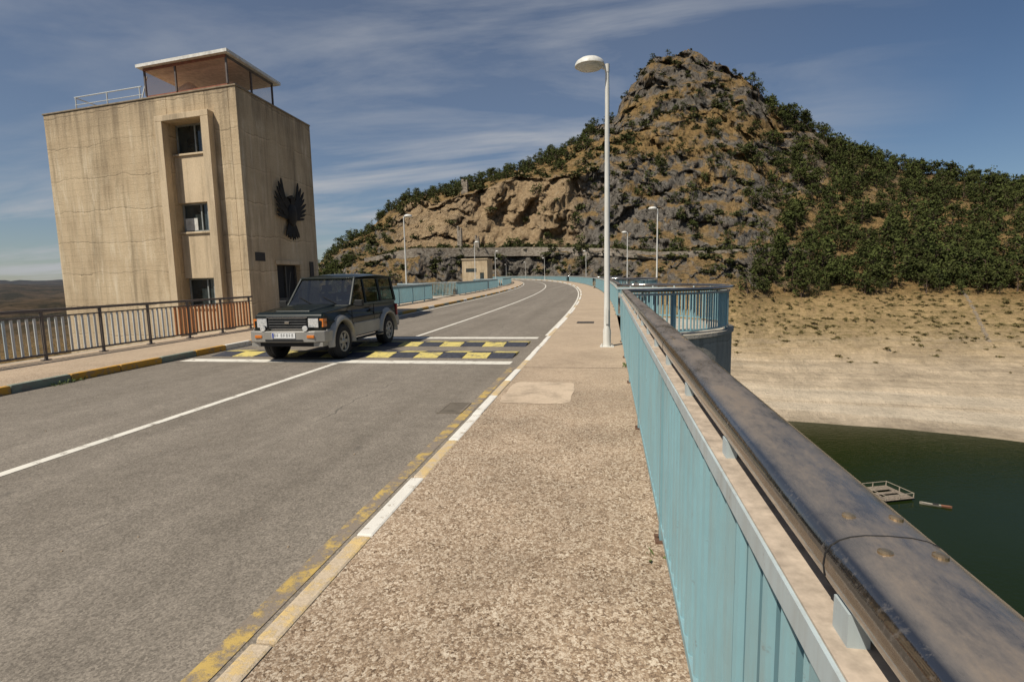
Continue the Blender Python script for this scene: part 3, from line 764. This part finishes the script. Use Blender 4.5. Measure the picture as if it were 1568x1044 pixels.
def dens(az,t):
    if t<3: return (.06 if t>2.7 and az>13 else 0),(.75 if az>11 and t>2.3 else .10)
    if t<4:
        if az>14: return .52,.45
        return .04,.45
    if t<5:
        if az>18: return .44,.45
        return .06,.6
    if t<6:
        if az>16: return .45,.40
        if az>11: return .26,.50
        if az>-4: return .06,.40
        if az>-22: return .008,.07
        return .14,.75
    if t<=8.1:
        if az>17: return .50,.40
        if az>13.5: return .30,.50
        if az>-1.5: return (.15,.68) if t<7.2 else (.06,.50)
        if az>-8: return .28,.60
        return .20,.55
    return .3,.2
for _ in range(12000):
    az=random.uniform(-33,42); t=random.uniform(2.0,8.7); k=int(t)
    r0,_z=base(az,k); r1,_z=base(az,k+1 if k<9 else 9)
    wgt=min(1,(abs(r1-r0)+18)/75*(r0/330))
    if random.random()>wgt: continue
    dp,db=dens(az,t)
    dn=max(0,noise.fractal(Vector((az*.9,t*2.4,0)),.7,2,3)*2.7+1.0)
    u=random.random()
    if u<dp*dn*.8:
        p=full(az,t)
        if p[2]<-20: continue
        hgt=random.uniform(5.5,11.5) if az>12 else random.uniform(3.5,8)
        if az<-8: hgt*=.85
        pi.append((random.choice(pines),(p[0],p[1],p[2]-.4),hgt*random.uniform(.85,1.15),hgt,random.uniform(0,6.28),random.random()))
    elif random.random()<db*dn*.9:
        p=full(az,t)
        if t<3 and az>0:
            for j in range(4):
                p=full(az+random.uniform(-.9,.9),min(2.98,t+random.uniform(-.2,.15))); sz=random.uniform(.35,1.3)
                dr_.append((random.choice(bushes),(p[0],p[1],p[2]-.15),sz*1.9,sz,random.uniform(0,6.28),random.random()))
            continue
        sz=random.choice((random.uniform(1.2,2.6),random.uniform(2,4.6)))
        bi.append((random.choice(bushes),(p[0],p[1],p[2]-.25),sz*1.5,sz,random.uniform(0,6.28),random.random()))
for i in range(200):
    az=random.uniform(-24,-0.5) if i<90 else random.uniform(14.5,42); p=full(az,8.0-random.random()*.2); hgt=random.uniform(3.5,6.5) if i<90 else random.uniform(5,10.5)
    pi.append((random.choice(pines),(p[0],p[1],p[2]-.4),hgt,hgt*random.uniform(.9,1.2),random.uniform(0,6.28),random.random()))
for i in range(110):
    az=random.uniform(13,42); p=full(az,3.0+random.uniform(-.12,.35)); hgt=random.uniform(4,9)
    pi.append((random.choice(pines),(p[0],p[1],p[2]-.4),hgt*1.1,hgt,random.uniform(0,6.28),random.random()))
for i in range(60):
    az=random.uniform(-31,-26); p=full(az,random.uniform(2.8,5)); hgt=random.uniform(4,6.5)
    pi.append((random.choice(pines),(p[0],p[1],p[2]-.4),hgt,hgt,random.uniform(0,6.28),random.random()))
scatter('pine_trees',pi,[m_pine,m_bark]); scatter('hillside_shrubs',bi,[m_bush,m_bark]); scatter('dry_shrubs',dr_,[m_dry,m_bark])

m_stone=S('retaining_stone',.95)
m_stone.col(m_stone.ramp(m_stone.bw(m_stone.vor(1.4,vec=m_stone.mapv((1,1,1.6)),out='Color')),[(.2,(.19,.155,.12)),(.8,(.35,.305,.245))])); m_stone=m_stone.m
def wallarc(a0,a1,t,h,below,name,th=.8):
    pth=[]
    n=max(4,int((a1-a0)/.4))
    for i in range(n+1):
        az=a0+(a1-a0)*i/n; r,z=base(az,t); a=rad(az); pth.append(Vector((r*math.sin(a),r*math.cos(a),z)))
    m=MB(); m.sweep(pth,[(-th/2,-below),(th/2,-below),(th/2,h),(-th/2,h)]); m.obj(name,m_stone)
wallarc(11.6,18.6,4.03,1.6,6.5,'stone_retaining_wall'); wallarc(-25,-3,4.0,1.6,2.5,'stone_retaining_wall'); wallarc(-3,11.5,4.02,1.3,2,'stone_retaining_wall')
def ruin(az,t,wd,ht):
    x,y,z=full(az,t); m=MB(); m.box(x-wd/2,x+wd/2,y-wd/2,y+wd/2,z-3,z+ht*.8); m.box(x-wd/2,x-wd*.1,y-wd/2,y+wd/2,z+ht*.8+.01,z+ht); m.box(x+wd*.25,x+wd/2,y-wd/2,y,z+ht*.8+.01,z+ht*.93)
    m.box(x-wd/2-.25,x+wd/2+.25,y-wd/2-.25,y+wd/2+.25,z-3,z+.6)
    m.obj('stone_ruin',m_stone,bevel=.1)
ruin(-14.6,6.25,3.4,7); ruin(-15.3,4.5,2.2,11); ruin(-13.5,4.2,2.0,7)
st=MB()
for i in range(26):
    az=29.6+.075*i; p=Vector(full(az,2.97-.030*i)); p.z+=.2
    st.box(p.x-.4,p.x+.4,p.y-.9,p.y+.9,p.z-1.2,p.z)
    if i%4==0: st.box(p.x-.55,p.x-.40,p.y-.1,p.y+.1,p.z-.5,p.z+1.3)
st.obj('concrete_steps',simple('steps_concrete',(.30,.25,.19),.9))

rf=empty('floating_raft',(48.5,102,-38.4),.35); m_wood=simple('raft_planks',(.22,.18,.14),.85,0,.2,.4,3)
b=MB()
for i in range(14):
    if i not in (4,5,8,9): b.box(-2.9,2.9,-2.9+i*.42,-2.9+i*.42+.36,.35,.43)
    else: b.box(-2.9,-1.9,-2.9+i*.42,-2.9+i*.42+.36,.35,.43); b.box(1.9,2.9,-2.9+i*.42,-2.9+i*.42+.36,.35,.43)
b.obj('deck',m_wood,rf)
b=MB()
for x in(-2.8,0,2.8):
    for y in(-2.8,0,2.8):
        if x or y: b.box(x-.06,x+.06,y-.06,y+.06,.43,1.3)
for a,c in(((-2.8,-2.8,1.25),(2.8,-2.8,1.25)),((2.8,-2.8,1.25),(2.8,2.8,1.25)),((2.8,2.8,1.25),(-2.8,2.8,1.25)),((-2.8,2.8,1.25),(-2.8,-2.8,1.25))): b.bar(a,c,.08,.08)
b.obj('railing',simple('raft_rail',(.36,.31,.24),.8),rf)
b=MB()
for y in (-2.4,0,2.4): b.cyl((-2.8,y,.1),(2.8,y,.1),.26,.26,12)
b.obj('floats',m_dark,rf)
def hull(name,x,y,rz,L,mats):
    b=MB(); vs=[];n=12
    for i in range(n+1):
        u=-1+2*i/n; w_=.34*math.sqrt(max(0,1-u*u))+.01
        vs+=[(u*L/2,-w_,.25+.15*u*u),(u*L/2,-w_*.6,-.05),(u*L/2,w_*.6,-.05),(u*L/2,w_,.25+.15*u*u),(u*L/2,0,.20+.15*u*u)]
    for i in range(n):
        b.add([vs[j] for j in range(i*5,i*5+10)],[(k,(k+1)%5,(k+1)%5+5,k+5) for k in range(5)],0 if i<8 else 1)
    b.box(-.4,.4,-.2,.2,.22,.4,2); o=b.obj(name,mats,smooth=False); o.location=(x,y,-38.4); o.rotation_euler=(0,0,rz)
hull('kayak',54.4,98.2,-.35,4.4,[simple('kayak_white',(.30,.27,.22),.6),simple('kayak_faded_orange',(.22,.10,.06),.6),m_dark])

# ------------------------------------------------------------------ car (off-road 3-door)
car=empty('suv_car',(-6.5,12.15,ZR),rad(-90))
s=S('car_paint_dark_green',.3,.1,.3); s.col((.005,.009,.0065)); s.b.inputs['Coat Weight'].default_value=.3; s.b.inputs['Coat Roughness'].default_value=.08
s.rough(s.ramp(s.noise(3,5,.7),[(.3,.28),(.7,.42)])); m_paint=s.m
s=S('car_paint_silver',.40,.35,.5); s.col(s.ramp(s.noise(2,5,.7),[(.3,(.29,.275,.245)),(.7,(.40,.38,.34))])); m_silver=s.m
s=S('chrome',.14,1,.5); s.col((.62,.61,.58)); m_chrome=s.m
s=S('headlight_glass',.08,.2,.6); s.col(s.ramp(s.vor(30),[(.1,(.40,.41,.40)),(.6,(.66,.66,.64))])); m_hl=s.m
s=S('indicator_orange',.2,0,.5); s.col((.6,.18,.03)); m_or=s.m
s=S('tail_red',.2,0,.5); s.col((.35,.02,.02)); m_tl=s.m
s=S('plate_white',.5,0,.4); s.col((.72,.72,.70)); m_pl=s.m
s=S('car_trim_black',.6,0,.3); s.col((.018,.018,.018)); m_trim=s.m
s=S('car_glass',.03,0,.5); tb=s.n('ShaderNodeBsdfTransparent'); tb.inputs[0].default_value=(.45,.48,.45,1); gl=s.n('ShaderNodeBsdfGlossy'); gl.inputs['Roughness'].default_value=.03; gl.inputs[0].default_value=(.95,.95,.95,1)
fr=s.n('ShaderNodeFresnel'); fr.inputs[0].default_value=2.0; mx=s.n('ShaderNodeMixShader'); s.t.links.new(fr.outputs[0],mx.inputs[0]); s.t.links.new(tb.outputs[0],mx.inputs[1]); s.t.links.new(gl.outputs[0],mx.inputs[2]); s.t.links.new(mx.outputs[0],s.t.nodes['Material Output'].inputs[0]); m_cg=s.m
m_int=simple('car_interior',(.045,.042,.04),.9); m_seat=simple('seat_cloth',(.16,.15,.14),.9)
FX,RX=1.25,-1.22; WR=.375; AR=.47
def arch(cx,z,n=12):
    a0=math.asin((z-WR)/AR)
    return [(cx+AR*math.cos(math.pi-a0-(math.pi-2*a0)*i/n),WR+AR*math.sin(math.pi-a0-(math.pi-2*a0)*i/n)) for i in range(n+1)]
prof=[(-1.93,.48)]+arch(RX,.45)+arch(FX,.45)+[(1.90,.48),(1.97,.62),(1.98,.86),(1.95,1.0),(1.86,1.05),(1.3,1.095),(.80,1.125),(.70,1.14),(-1.90,1.14),(-1.95,1.0),(-1.97,.6)]
def prism(prof,levels):
    b=MB(); n=len(prof); vs=[]
    for y,fn in levels: vs+=[(x+fn(x,z)[0],y*fn(x,z)[1],z) for x,z in prof]
    fs=[]
    for k in range(len(levels)-1):
        for i in range(n): j=(i+1)%n; fs.append((k*n+i,k*n+j,(k+1)*n+j,(k+1)*n+i))
    fs.append(tuple(range(n))); fs.append(tuple(reversed(range((len(levels)-1)*n,len(levels)*n))))
    b.add(vs,fs); return b
def tap(x,z):
    s_=1-.06*sstep(.85,1.12,z)-.05*sstep(1.5,2.0,x)-.04*sstep(-1.6,-2.0,x); return (0,s_)
b=prism(prof,[(-.82,tap),(-.45,tap),(0,tap),(.45,tap),(.82,tap)])
b.obj('body',m_paint,car,bevel=.03,seg=3)
b=MB(); b.hexa([(.85,-.5,1.08),(1.80,-.42,1.02),(1.80,.42,1.02),(.85,.5,1.08),(.85,-.46,1.165),(1.78,-.38,1.085),(1.78,.38,1.085),(.85,.46,1.165)]); b.obj('hood',m_paint,car,bevel=.02,seg=3)
b=MB()
for cx in (FX,RX):
    for sy in (-1,1):
        n=16; a0=-.12
        for i in range(n):
            t0=a0+(math.pi-2*a0)*i/n; t1=a0+(math.pi-2*a0)*(i+1)/n
            p=[]
            for t in (t0,t1):
                for rr_,yy_ in ((AR-.01,.72),(AR-.01,.89),(AR+.04,.89),(AR+.11,.80)): p.append((cx+rr_*math.cos(t),sy*yy_,WR+rr_*math.sin(t)))
            b.add(p,[(0,1,5,4),(1,2,6,5),(2,3,7,6)])
b.obj('fender_flares',m_silver,car,smooth=True)
b=MB()
for sy in (-1,1):
    y0,y1=(sy*.815,sy*.845) if sy>0 else (sy*.845,sy*.815)
    b.box(RX+AR+.06,FX-AR-.06,y0,y1,.42,.72); b.box(-1.93,RX-AR-.06,y0,y1,.48,.72)
    b.box(FX+AR+.06,1.93,y0,y1,.50,.70)
    b.box(RX+AR+.05,FX-AR-.05,*sorted((sy*.81,sy*.93)),.345,.385,1)
b.obj('side_cladding',[m_silver,m_trim],car,bevel=.012)
b=MB()
for sy in (-1,1):
    ya,yb=(sy*.812,sy*.828) if sy>0 else (sy*.828,sy*.812)
    b.box(-1.8,1.85,ya,yb,.82,.85,0)
    for x in (.74,-.42): b.box(x-.005,x+.005,(sy*.806 if sy>0 else sy*.823),(sy*.823 if sy>0 else sy*.806),.72,1.09,0)
    b.box(-.36,-.18,*(sorted((sy*.80,sy*.835))),.95,.985,0)
b.obj('door_trim',[m_trim],car)
b=MB(); bp=[(1.90,-.86),(2.02,-.84),(2.12,-.66),(2.15,-.3),(2.15,.3),(2.12,.66),(2.02,.84),(1.90,.86),(1.72,.865),(1.72,.80),(1.95,.75),(1.95,-.75),(1.72,-.80),(1.72,-.865)]
def slab(b,pl,z0,z1,mi):
    n=len(pl); b.add([(x,y,z0) for x,y in pl]+[(x,y,z1) for x,y in pl],[tuple(range(n)),tuple(range(n,2*n))]+[(i,(i+1)%n,n+(i+1)%n,n+i) for i in range(n)],mi)
slab(b,bp,.45,.68,0); b.obj('front_bumper',[m_silver],car,bevel=.02,seg=3)
b=MB()
b.box(1.9,2.06,-.60,.60,.36,.449,0); b.box(2.151,2.156,-.42,.42,.47,.515,0)
for sy in(-1,1):
    b.box(1.73,2.06,*sorted((sy*.60,sy*.80)),.36,.445,1)
b.obj('front_valance',[m_trim,m_silver],car,bevel=.01)
b=MB(); rb=[(-1.93,-.84),(-2.08,-.80),(-2.1,0),(-2.08,.80),(-1.93,.84)]; slab(b,rb,.44,.64,0); b.obj('rear_bumper',m_silver,car,bevel=.02)
b=MB(); b.box(1.96,1.99,-.44,.44,.72,.95,0)
for z in (.765,.82,.875,.925): b.box(1.99,2.008,-.42,.42,z-.005,z+.005,1)
b.box(1.97,2.015,-.455,.455,.945,.965,2); b.box(1.97,2.01,-.455,.455,.705,.72,2)
b.box(1.995,2.018,-.05,.05,.82,.87,2)
b.obj('grille',[m_trim,simple('grille_grey',(.12,.12,.12),.5,.3),m_chrome],car,bevel=.004)
b=MB()
for sy in(-1,1):
    b.box(1.90,2.0,*sorted((sy*.465,sy*.69)),.745,.925,0); b.box(1.82,1.975,*sorted((sy*.70,sy*.788)),.75,.92,1)
    b.box(1.93,1.992,*sorted((sy*.455,sy*.70)),.72,.95,2)
    b.cyl((2.12,sy*.47,.735),(2.145,sy*.47,.735),.058,.060,18,0); b.cyl((2.05,sy*.47,.735),(2.12,sy*.47,.735),.045,.068,18,2); b.box(2.07,2.10,sy*.47-.01,sy*.47+.01,.675,.71,2)
    b.box(2.09,2.146,*sorted((sy*.50,sy*.66)),.54,.60,1)
    b.box(-1.99,-1.93,*sorted((sy*.68,sy*.80)),.70,1.02,3)
b.obj('lights',[m_hl,m_or,m_trim,m_tl],car,bevel=.008)
b=MB(); b.box(2.157,2.165,-.26,.26,.54,.65,0); b.box(2.1655,2.167,-.25,-.215,.545,.645,1)
for i,yy_ in enumerate((-.19,-.13,-.04,.02,.08,.14,.20)):
    b.box(2.1655,2.167,yy_-.016,yy_-.008,.565,.63,2); b.box(2.1655,2.167,yy_-.008,yy_+.014,.62,.63,2)
    if i%2: b.box(2.1655,2.167,yy_-.008,yy_+.014,.59,.598,2)
    else: b.box(2.1655,2.167,yy_+.006,yy_+.014,.565,.619,2)
b.obj('number_plate',[m_pl,simple('plate_blue',(.02,.05,.3),.5),m_trim],car)
zb_,zt_=1.12,1.73
def gb(x,y): return Vector((x,y*.765,zb_))
def gt(x,y): return Vector((x,y*.665,zt_))
xs=[(.72,.24),(-.10,-.12),(-.98,-.97),(-1.88,-1.82)]
b=MB()
for sy in(-1,1):
    for i,(xb,xt) in enumerate(xs):
        b.bar(gb(xb,sy),gt(xt,sy),.05 if i==0 else (.10 if i>1 else .06),.05,0,up=(0,sy,0) )
    b.bar(gb(.76,sy),gb(-1.9,sy),.05,.05,0)
    b.bar(gt(.24,sy),gt(-1.84,sy),.07,.06,0)
b.bar(gb(.74,-1),gb(.74,1),.06,.04,0); b.bar(gt(.24,-1),gt(.24,1),.07,.05,0); b.bar(gb(-1.90,-1),gb(-1.90,1),.05,.06,0); b.bar(gt(-1.83,-1),gt(-1.83,1),.06,.06,0)
b.obj('pillars',m_paint,car,bevel=.01)
b=MB(); vs=[];n=7; xr=[.28,.13,-.4,-1.0,-1.6,-1.88]; zz_=[1.745,1.80,1.835,1.84,1.82,1.775]
for x_,z_ in zip(xr,zz_):
    for j in range(n+1):
        u=-1+2*j/n; vs.append((x_,u*.70,z_-.05*abs(u)**3))
m_=n+1; k_=len(xr)
top=[(i*m_+j,i*m_+j+1,(i+1)*m_+j+1,(i+1)*m_+j) for i in range(k_-1) for j in range(n)]
vs2=[(v[0],v[1],1.715) for v in vs]
b.add(vs+vs2,top+[tuple(x+len(vs) for x in reversed(f_)) for f_ in top]+
  [(i*m_,(i+1)*m_,(i+1)*m_+len(vs),i*m_+len(vs)) for i in range(k_-1)]+[(i*m_+n,(i+1)*m_+n,(i+1)*m_+n+len(vs),i*m_+n+len(vs)) for i in range(k_-1)]+
  [(j,j+1,j+1+len(vs),j+len(vs)) for j in range(n)]+[((k_-1)*m_+j,(k_-1)*m_+j+1,(k_-1)*m_+j+1+len(vs),(k_-1)*m_+j+len(vs)) for j in range(n)])
b.obj('roof',m_paint,car,smooth='auto')
b=MB()
def pane(a,b_,c,d): b.add([a,b_,c,d],[(0,1,2,3)])
for sy in(-1,1):
    for i in range(3): pane(gb(xs[i][0],sy),gb(xs[i+1][0],sy),gt(xs[i+1][1],sy),gt(xs[i][1],sy))
pane(gb(.74,-1),gb(.74,1),gt(.24,1),gt(.24,-1)); pane(gb(-1.89,-1),gb(-1.89,1),gt(-1.83,1),gt(-1.83,-1))
b.obj('glass',m_cg,car,fix=False)
b=MB()
b.box(.38,.68,-.68,.68,1.141,1.19,0)
for sy in(-1,1):
    b.box(-.42,-.28,sy*.36-.2,sy*.36+.2,1.142,1.36,1); b.box(-.40,-.31,sy*.36-.11,sy*.36+.11,1.41,1.57,1)
    b.box(-.36,-.345,sy*.36-.01,sy*.36+.01,1.36,1.41,0)
b.box(-1.25,-1.12,-.55,.55,1.142,1.37,1)
b.lathe([(.17,0),(.185,.012),(.17,.024),(.155,.012),(.17,0)],20,'Z',0,(.32,.36,1.19))
b.obj('interior',[m_int,m_seat],car,bevel=.02)
me=bpy.data.meshes.new('driver')
dv=[(-.18,.36,1.02),(-.16,.36,1.2),(-.15,.36,1.30),(-.13,.36,1.38),(-.10,.36,1.47),(-.10,.36,1.555),(-.14,.17,1.27),(.05,.15,1.12),(.28,.24,1.20),(-.14,.55,1.27),(.05,.57,1.12),(.28,.48,1.20)]
me.from_pydata(dv,[(0,1),(1,2),(2,3),(3,4),(4,5),(2,6),(6,7),(7,8),(2,9),(9,10),(10,11)],[])
dr=bpy.data.objects.new('driver',me); scene.collection.objects.link(dr); dr.parent=car
dr.modifiers.new('skin','SKIN')
for v_,r_ in zip(me.skin_vertices[0].data,[.16,.17,.13,.055,.085,.07,.07,.05,.035,.07,.05,.035]): v_.radius=(r_,r_*.85)
me.skin_vertices[0].data[0].use_root=True
ss=dr.modifiers.new('sub','SUBSURF'); ss.levels=2; ss.render_levels=2
s=S('driver_skin_and_shirt',.8); z_=s.sep()[2]; s.col(s.ramp(s.math('SUBTRACT',z_,1.0),[(.0,(.14,.16,.2)),(.34,(.14,.16,.2)),(.36,(.45,.27,.19)),(.53,(.45,.27,.19)),(.55,(.04,.03,.02))])); me.materials.append(s.m)
b=MB()
for sy in(-1,1):
    b.box(.55,.66,*sorted((sy*.84,sy*1.03)),1.09,1.24,0); b.box(.58,.63,*sorted((sy*.76,sy*.84)),1.12,1.16,0)
b.obj('mirrors',m_trim,car,bevel=.025,seg=3)
b=MB(); b.bar((.74,.45,1.16),(.60,.05,1.32),.012,.012,0); b.bar((.74,-.15,1.16),(.60,-.55,1.32),.012,.012,0); b.cyl((.72,-.76,1.1),(.50,-.78,1.9),.004,.003,6,0)
b.obj('wipers',m_trim,car)
b=MB()
b.box(-1.8,1.8,-.55,.55,.34,.475,0); b.cyl((FX,-.7,WR),(FX,.7,WR),.05,.05,8,0); b.cyl((RX,-.7,WR),(RX,.7,WR),.05,.05,8,0)
for cx in(FX,RX): b.box(cx-.45,cx+.45,-.60,.60,.475,.85,0)
b.obj('chassis',m_trim,car)
for k,(cx,sy) in enumerate(((FX,1),(FX,-1),(RX,1),(RX,-1))):
    b=MB(); yc=sy*.735; g=WR-.365
    tp=[(.215,-.10),(.235,-.125),(.31,-.13),(.35,-.115),(.365+g,-.085),(.362+g,-.03),(.352+g,-.028),(.352+g,-.018),(.365+g,-.016),(.365+g,.016),(.352+g,.018),(.352+g,.028),(.362+g,.03),(.365+g,.085),(.35,.115),(.31,.13),(.235,.125),(.215,.10)]
    b.lathe(tp,40,'Y',0,(cx,yc,WR))
    b.lathe([(.222,sy*.118),(.20,sy*.11),(.19,sy*.02),(.18,sy*-.05),(.001,sy*-.05)],32,'Y',2,(cx,yc,WR))
    b.lathe([(.225,sy*.108),(.225,sy*.126),(.195,sy*.122),(.188,sy*.09)],32,'Y',1,(cx,yc,WR))
    b.lathe([(.001,sy*.125),(.045,sy*.123),(.07,sy*.105),(.075,sy*.04)],20,'Y',1,(cx,yc,WR))
    for i in range(6):
        a=2*math.pi*i/6+.2*k; d=Vector((math.cos(a),0,math.sin(a))); c0=Vector((cx,yc+sy*.09,WR))
        b.bar(c0+d*.05,c0+d*.20,.075,.03,1,up=(0,1,0))
    b.obj('wheel_%d'%(k+1),[m_dark,m_silver,m_trim],car,smooth='auto')

# ------------------------------------------------------------------ world, sun, camera
EL=54; az_s=rad(217)
wd=bpy.data.worlds.new('World'); scene.world=wd; wd.use_nodes=True; nt=wd.node_tree
bg=nt.nodes['Background']; sky=nt.nodes.new('ShaderNodeTexSky'); sky.sky_type='NISHITA'; sky.sun_disc=False
sky.sun_elevation=rad(EL); sky.sun_rotation=az_s; sky.air_density=1.0; sky.dust_density=.4; sky.ozone_density=4.5; sky.altitude=600
tc=nt.nodes.new('ShaderNodeTexCoord'); sx=nt.nodes.new('ShaderNodeSeparateXYZ'); nt.links.new(tc.outputs['Generated'],sx.inputs[0])
def wm(op,a,b):
    x=nt.nodes.new('ShaderNodeMath'); x.operation=op
    for i,v_ in enumerate((a,b)):
        if isinstance(v_,(int,float)): x.inputs[i].default_value=v_
        else: nt.links.new(v_,x.inputs[i])
    return x.outputs[0]
zc=wm('ADD',wm('MAXIMUM',sx.outputs[2],0.0),.10)
cx_=wm('DIVIDE',sx.outputs[0],zc); cy_=wm('DIVIDE',sx.outputs[1],zc)
cb=nt.nodes.new('ShaderNodeCombineXYZ'); nt.links.new(wm('MULTIPLY',cx_,.60),cb.inputs[0]); nt.links.new(wm('MULTIPLY',cy_,1.4),cb.inputs[1])
mp=nt.nodes.new('ShaderNodeMapping'); mp.inputs['Rotation'].default_value=(0,0,rad(8)); mp.inputs['Location'].default_value=(5.3,2.2,0); nt.links.new(cb.outputs[0],mp.inputs[0])
def wn_(sc,de,ro,di=0):
    x=nt.nodes.new('ShaderNodeTexNoise'); x.inputs['Scale'].default_value=sc; x.inputs['Detail'].default_value=de; x.inputs['Roughness'].default_value=ro; x.inputs['Distortion'].default_value=di
    nt.links.new(mp.outputs[0],x.inputs['Vector']); return x.outputs[0]
def wr(f,st):
    r=nt.nodes.new('ShaderNodeValToRGB'); e=r.color_ramp.elements
    e[0].position,e[0].color=st[0][0],(st[0][1],)*3+(1,); e[1].position,e[1].color=st[1][0],(st[1][1],)*3+(1,)
    nt.links.new(f,r.inputs[0]); return r.outputs[0]
cl=wm('MULTIPLY',wr(wn_(.9,9,.58,.4),((.40,0),(.64,1))),wr(wn_(.33,3,.5),((.38,.3),(.54,1))))
fade=wr(wm('ADD',wm('MULTIPLY',sx.outputs[0],-1.0),.5),((.02,0.0),(.42,1)))
cl=wm('MULTIPLY',wm('MULTIPLY',cl,fade),.85)
veil=wm('MULTIPLY',fade,.12); cl=wm('MAXIMUM',cl,veil)
mxn=nt.nodes.new('ShaderNodeMix'); mxn.data_type='RGBA'; nt.links.new(cl,mxn.inputs[0]); nt.links.new(sky.outputs[0],mxn.inputs[6]); mxn.inputs[7].default_value=(7.2,7.4,7.8,1)
nt.links.new(mxn.outputs[2],bg.inputs[0]); bg.inputs[1].default_value=.062
sl=bpy.data.lights.new('sun','SUN'); sl.energy=5.0; sl.angle=rad(.53); sl.color=(1,.93,.81)
so=bpy.data.objects.new('sun',sl); scene.collection.objects.link(so)
sv=Vector((math.sin(az_s)*math.cos(rad(EL)),math.cos(az_s)*math.cos(rad(EL)),math.sin(rad(EL))))
so.rotation_euler=sv.to_track_quat('Z','Y').to_euler(); so.location=(0,0,50)
cam=bpy.data.cameras.new('camera'); cam.lens=19.06; cam.sensor_width=36; cam.clip_start=.05; cam.clip_end=20000
co=bpy.data.objects.new('camera',cam); scene.collection.objects.link(co)
co.matrix_world=Matrix.Translation((0,0,1.6))@Matrix.Rotation(rad(10.1),4,'Z')@Matrix.Rotation(rad(90-6.94),4,'X')@Matrix.Rotation(-.02,4,'Z')
scene.camera=co
